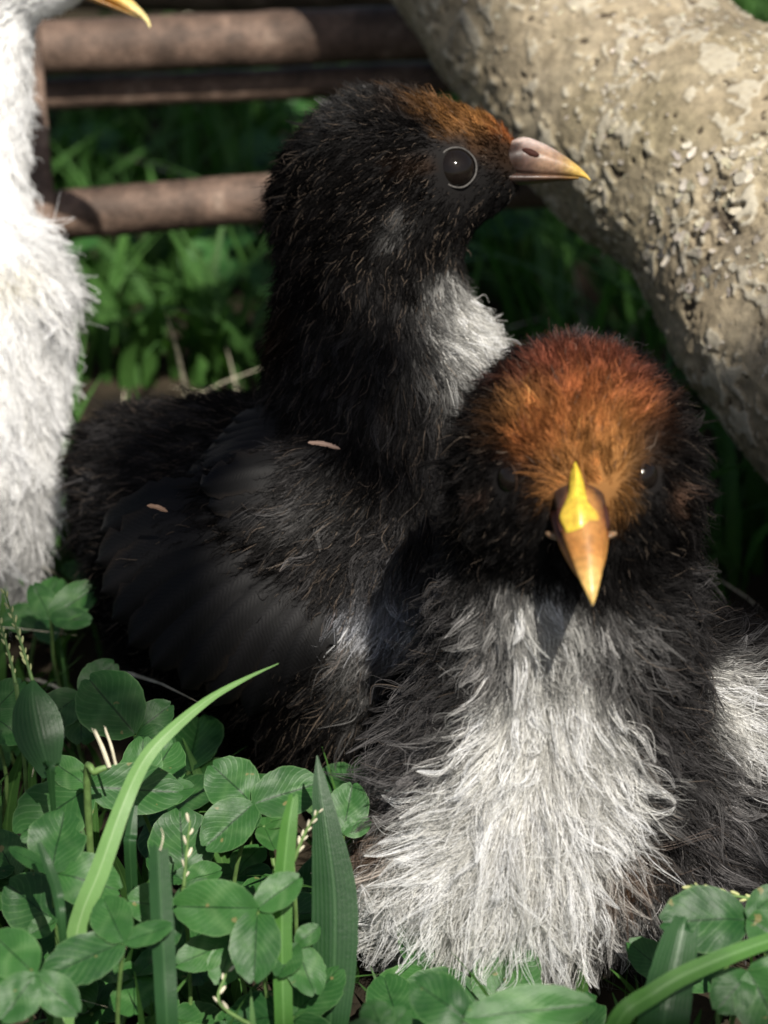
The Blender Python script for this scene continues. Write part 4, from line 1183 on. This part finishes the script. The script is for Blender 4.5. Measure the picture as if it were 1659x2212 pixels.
seed_spike("tall yellow-green seed spike at the left edge under the white chick", [(74, 1484, 44.2), (58, 1430, 44.3), (38, 1365, 44.4), (10, 1278, 44.6)], M_SEED, 16, 1, sz=0.065)
seed_spike("shorter seed spike leaning beside the tall yellow-green one", [(36, 1490, 44.2), (26, 1440, 44.3), (12, 1385, 44.4), (0, 1345, 44.5)], M_SEED, 11, 2, sz=0.06)
seed_spike("little white beaded seed spike in front of a dark clover leaf", [(396, 1925, 43.0), (400, 1880, 43.0), (404, 1830, 43.0), (411, 1772, 43.0)], M_STRAW, 6, 3, sz=0.085)
seed_spike("forked seed stalk with pale beads at the bottom between the cut blades", [(540, 2215, 42.2), (474, 2166, 42.4), (486, 2110, 42.6), (516, 2050, 42.8)], M_STRAW, 7, 4, sz=0.075)
seed_spike("wispy white seed spike leaning beside the broad pointed blade", [(632, 1868, 43.2), (648, 1825, 43.2), (664, 1790, 43.2), (688, 1752, 43.2)], M_STRAW, 9, 5, sz=0.07)
seed_spike("knobbly dry stalk reaching in from the right below the facing chick's wing", [(1760, 1962, 43.4), (1640, 1944, 43.3), (1560, 1930, 43.2), (1490, 1912, 43.0)], M_SEED, 12, 6, sz=0.075)


def straw():
    base = at(188, 1696, 43.9)
    root = empty("dry_straw", np.array([base[0], base[1], 0.0]), "split pale dry straw sticking up from the clover, two bright prongs", "straw")
    v, f = tube([base * [1, 1, 0], base, at(205, 1668, 43.6), at(238, 1655, 43.6)], [0.06, 0.06, 0.055, 0.04], 9, 18)
    mesh("stalk", v, f, M_STEM, root)
    for a, b, w in (((236, 1658), (204, 1578), 9), ((250, 1652), (226, 1572), 6)):
        P = np.array([at(*a, 43.5), at(0.5 * (a[0] + b[0]) + 2, 0.5 * (a[1] + b[1]), 43.45), at(*b, 43.4)])
        v, f, L = ribbon(P, np.array([w, w, w * 0.8]) * 0.5 * 43.5 / FOC, -F_, 14, 5, 0.8, 0.06, int(w))
        mesh("prong", v, f, M_STRAW, root)


straw()


# ------------------------------------------------------------------ ground cover that nobody could count
def occupied(p):
    """ground spots under the chicks stay bare"""
    out = np.zeros(len(p), bool)
    for c, r in ((at(600, 1270, 51.2), 3.4), (at(870, 1150, 50.8), 2.4), (at(1250, 1750, 46.5), 3.2), (at(1650, 1640, 49.8), 3.0), (at(400, 1130, 52.3), 2.0)):
        out |= np.hypot(p[:, 0] - c[0], p[:, 1] - c[1]) < r
    return out


def clover_cover():
    rs = np.random.default_rng(11)
    n = 1500
    p = np.stack([rs.uniform(-17, 17, n), rs.uniform(-14, 34, n), np.zeros(n)], 1)
    p = p[~occupied(p)]
    dens = vnoise(p, 0.16, 50)
    keep = (dens > -0.25) | (p[:, 1] < 6)
    far = p[:, 1] > 5
    keep &= ~(far & (rs.random(len(p)) < 0.88))
    keep &= rs.random(len(p)) < 0.6
    p = p[keep]
    Vs, Fs, Ls, o = [], [], [], 0
    Sv = []
    for q in p:
        near = q[1] < 4
        h = rs.uniform(0.4, 1.4) if near else rs.uniform(0.6, 2.0)
        J = q + np.array([rs.normal() * 0.3, rs.normal() * 0.3, h])
        Sv.append(tube([q - [0, 0, 0.2], 0.5 * (q + J) + rs.normal(size=3) * 0.1, J], [0.05, 0.04], 5, 6))
        nb = nrm(np.array([rs.normal() * 0.25, -0.30 + rs.normal() * 0.25, 1.0]))
        a0 = rs.uniform(0, 6.28)
        X = nrm(np.cross(nb, [0.3, 1, 0.1])); Y = np.cross(nb, X)
        size = rs.uniform(0.6, 1.2)
        for k in range(3):
            a = a0 + k * 2.09 + rs.normal() * 0.15
            d = np.cos(a) * X + np.sin(a) * Y
            nn = nrm(nb - d * rs.uniform(-0.25, 0.25))
            W, f, L = leaf_world(J, J + size * rs.uniform(0.85, 1.1) * nrm(d - nn * (d @ nn)), nn, rs.uniform(0.75, 1.0), int(rs.integers(0, 6)))
            L = L.copy(); L[:, 2] = rs.random()
            Vs.append(W); Fs.append(f + o); Ls.append(L); o += len(W)
    root = empty("clover_cover", np.zeros(3), "low clover ground cover around the chicks", "clover")
    root["kind"] = "stuff"
    mesh("leaflets", np.vstack(Vs), np.vstack(Fs), M_CLOVER, root, attrs={"leaf": ('FLOAT_VECTOR', np.vstack(Ls))}, kind="stuff")
    v, f = join(Sv)
    mesh("stems", v, f, M_STEM, root, kind="stuff")


clover_cover()


def turf(name, n, xr, yr, hr, wr, seed, mat, label, dens=None, lean=0.5):
    rs = np.random.default_rng(seed)
    p = np.stack([rs.uniform(*xr, n), rs.uniform(*yr, n), np.full(n, -0.15)], 1)
    p = p[~occupied(p)]
    if dens:
        p = p[vnoise(p, dens[0], seed) > dens[1]]
    n = len(p)
    K = 7
    t = np.linspace(0, 1, K)[None, :, None]
    h = rs.uniform(*hr, n)[:, None, None]
    a = rs.uniform(0, 6.28, n); ln = rs.uniform(0.1, 1.0, n) * lean
    d = np.stack([np.cos(a), np.sin(a), 0 * a], 1)[:, None]
    P = p[:, None] + h * (t * np.array([0, 0, 1.0]) * (1 - 0.35 * ln[:, None, None] * t) + d * ln[:, None, None] * t ** 1.8)
    w = rs.uniform(*wr, n)[:, None] * np.array([0.8, 1, 1, 0.9, 0.7, 0.4, 0.05])[None]
    yaw = rs.uniform(0, 6.28, n); s = np.stack([np.cos(yaw), np.sin(yaw), 0 * yaw], 1)[:, None]
    u = np.array([-1, 0, 1.0])
    V = P[:, :, None] + (w[..., None] * u)[..., None] * s[:, :, None] 
    V[:, :, 1, 2] -= 0.25 * w
    L = np.zeros(V.shape); L[..., 0] = u; L[..., 1] = t; L[..., 2] = rs.random((n, 1, 1))
    f = grid_faces(K, 3)
    F = (f[None] + (np.arange(n) * K * 3)[:, None, None]).reshape(-1, 4)
    mesh(name, V.reshape(-1, 3), F, mat, origin=np.zeros(3), attrs={"leaf": ('FLOAT_VECTOR', L.reshape(-1, 3))}, kind="stuff", label=label, cat="grass")


turf("lawn_grass", 30000, (-45, 45), (9, 120), (1.6, 4.6), (0.08, 0.20), 21, M_LAWN, "blurred lawn grass behind the chicks", (0.13, -0.45), 1.1)
turf("undergrowth", 2600, (-16, 16), (-14, 14), (0.8, 2.6), (0.06, 0.16), 22, M_LAWN, "short grass between the clover", None, 0.9)
turf("dead_grass", 2500, (-45, 45), (-5, 90), (1.5, 4.5), (0.03, 0.09), 23, M_STRAW, "scattered dry grass stems in the lawn", (0.2, 0.0), 1.6)


# ------------------------------------------------------------------ unseen leafy branch, added overhead to dapple the light
def added_canopy():
    rs = np.random.default_rng(31)
    lit = [(60, 600, 53, 2.6), (60, 850, 53, 2.2), (30, 150, 54, 1.2), (300, 445, 60, 1.8), (480, 430, 60, 1.2), (350, 90, 62, 2.6), (1560, 250, 54, 2.6), (1350, 120, 56, 2.0), (1600, 480, 52, 1.7),
           (1000, 215, 49.3, 1.0), (1200, 330, 49.5, 0.9), (1010, 700, 49.5, 1.0), (740, 205, 49.5, 0.5), (1250, 840, 42, 1.5), (1255, 1130, 41.3, 1.0), (1150, 1700, 43.6, 1.9), (1020, 1950, 44, 1.9),
           (1560, 1570, 46, 0.9), (547, 1735, 44.5, 1.1), (300, 1735, 42.6, 1.2), (430, 1540, 43, 0.8), (185, 2060, 42.4, 1.1), (60, 2080, 42, 1.2), (190, 1925, 43, 0.9), (480, 1960, 43, 0.8), (1540, 2000, 43, 1.0),
           (850, 1340, 48.3, 0.5), (650, 1085, 48.3, 0.6), (560, 290, 75, 2.2), (620, 2000, 42.6, 0.6)]
    Q = np.array([at(a, b, c) for a, b, c, _ in lit]); qr = np.array([l[3] for l in lit])
    n = 1650
    g = np.stack([rs.uniform(-20, 22, n), rs.uniform(-18, 36, n), np.full(n, 3.0)], 1)
    t = rs.uniform(85, 170, n)
    C = g + t[:, None] * SUN
    rel = Q[None] - C[:, None]
    perp = np.linalg.norm(rel - (rel @ SUN)[..., None] * SUN, axis=-1)
    size = rs.uniform(1.8, 3.6, n)
    ok = (perp > qr[None] + 0.42 * size[:, None]).all(1) & (C[:, 2] > 42)  # leaves dropped where they would shade the chosen lit spots
    C, size = C[ok], size[ok]
    root_p = at(1212, 30, 58.0) + np.array([-6, 14, 60.0])
    Vs, Fs, Ls, Tw, o = [], [], [], [], 0
    for c, sz in zip(C, size):
        d = nrm(np.array([rs.normal(), rs.normal(), rs.normal() * 0.35 - 0.2])); nn = nrm(SUN + 0.45 * rs.normal(size=3))
        d = nrm(d - (d @ nn) * nn)
        W, f, L = leaf_world(c - d * sz * 0.5, c + d * sz * 0.5, nn, rs.uniform(0.55, 0.75), int(rs.integers(0, 4)))
        L = L.copy(); L[:, 2] = rs.random()
        Vs.append(W); Fs.append(f + o); Ls.append(L); o += len(W)
        if len(Tw) < 90:
            b = c - d * sz * 0.5
            Tw.append(tube([b, b - d * rs.uniform(2, 5) + np.array([0, 0, rs.uniform(-1, 2)])], [0.06, 0.10], 5, 5))
    root = empty("added_shade_branch", root_p, "unseen leafy branch added high above the chicks to shade them", "branch")
    mesh("foliage", np.vstack(Vs), np.vstack(Fs), M_CLOVER, root, attrs={"leaf": ('FLOAT_VECTOR', np.vstack(Ls))}, kind="stuff")
    v, f = join(Tw)
    mesh("twigs", v, f, plain("twig bark", (0.12, 0.09, 0.06)), root, kind="stuff")
    hub = np.array([8.0, -10.0, 125.0])
    for k in range(6):
        e = C[int(rs.integers(0, len(C)))]
        v, f = tube([root_p + np.array([0, 6, -4.0]), 0.5 * (root_p + hub) + rs.normal(size=3) * 2, hub + rs.normal(size=3) * 3, e + np.array([0, 0, 0.5])], [0.9, 0.55, 0.35, 0.12], 10, 30)
        # keep the wood itself clear of the spots chosen to stay sunlit
        P = v[::10]; rel = Q[None] - P[:, None]
        if (np.linalg.norm(rel - (rel @ SUN)[..., None] * SUN, axis=-1) > qr[None] + 0.5).all():
            mesh("bough", v, f, plain("bough bark", (0.16, 0.13, 0.09)), root)


added_canopy()
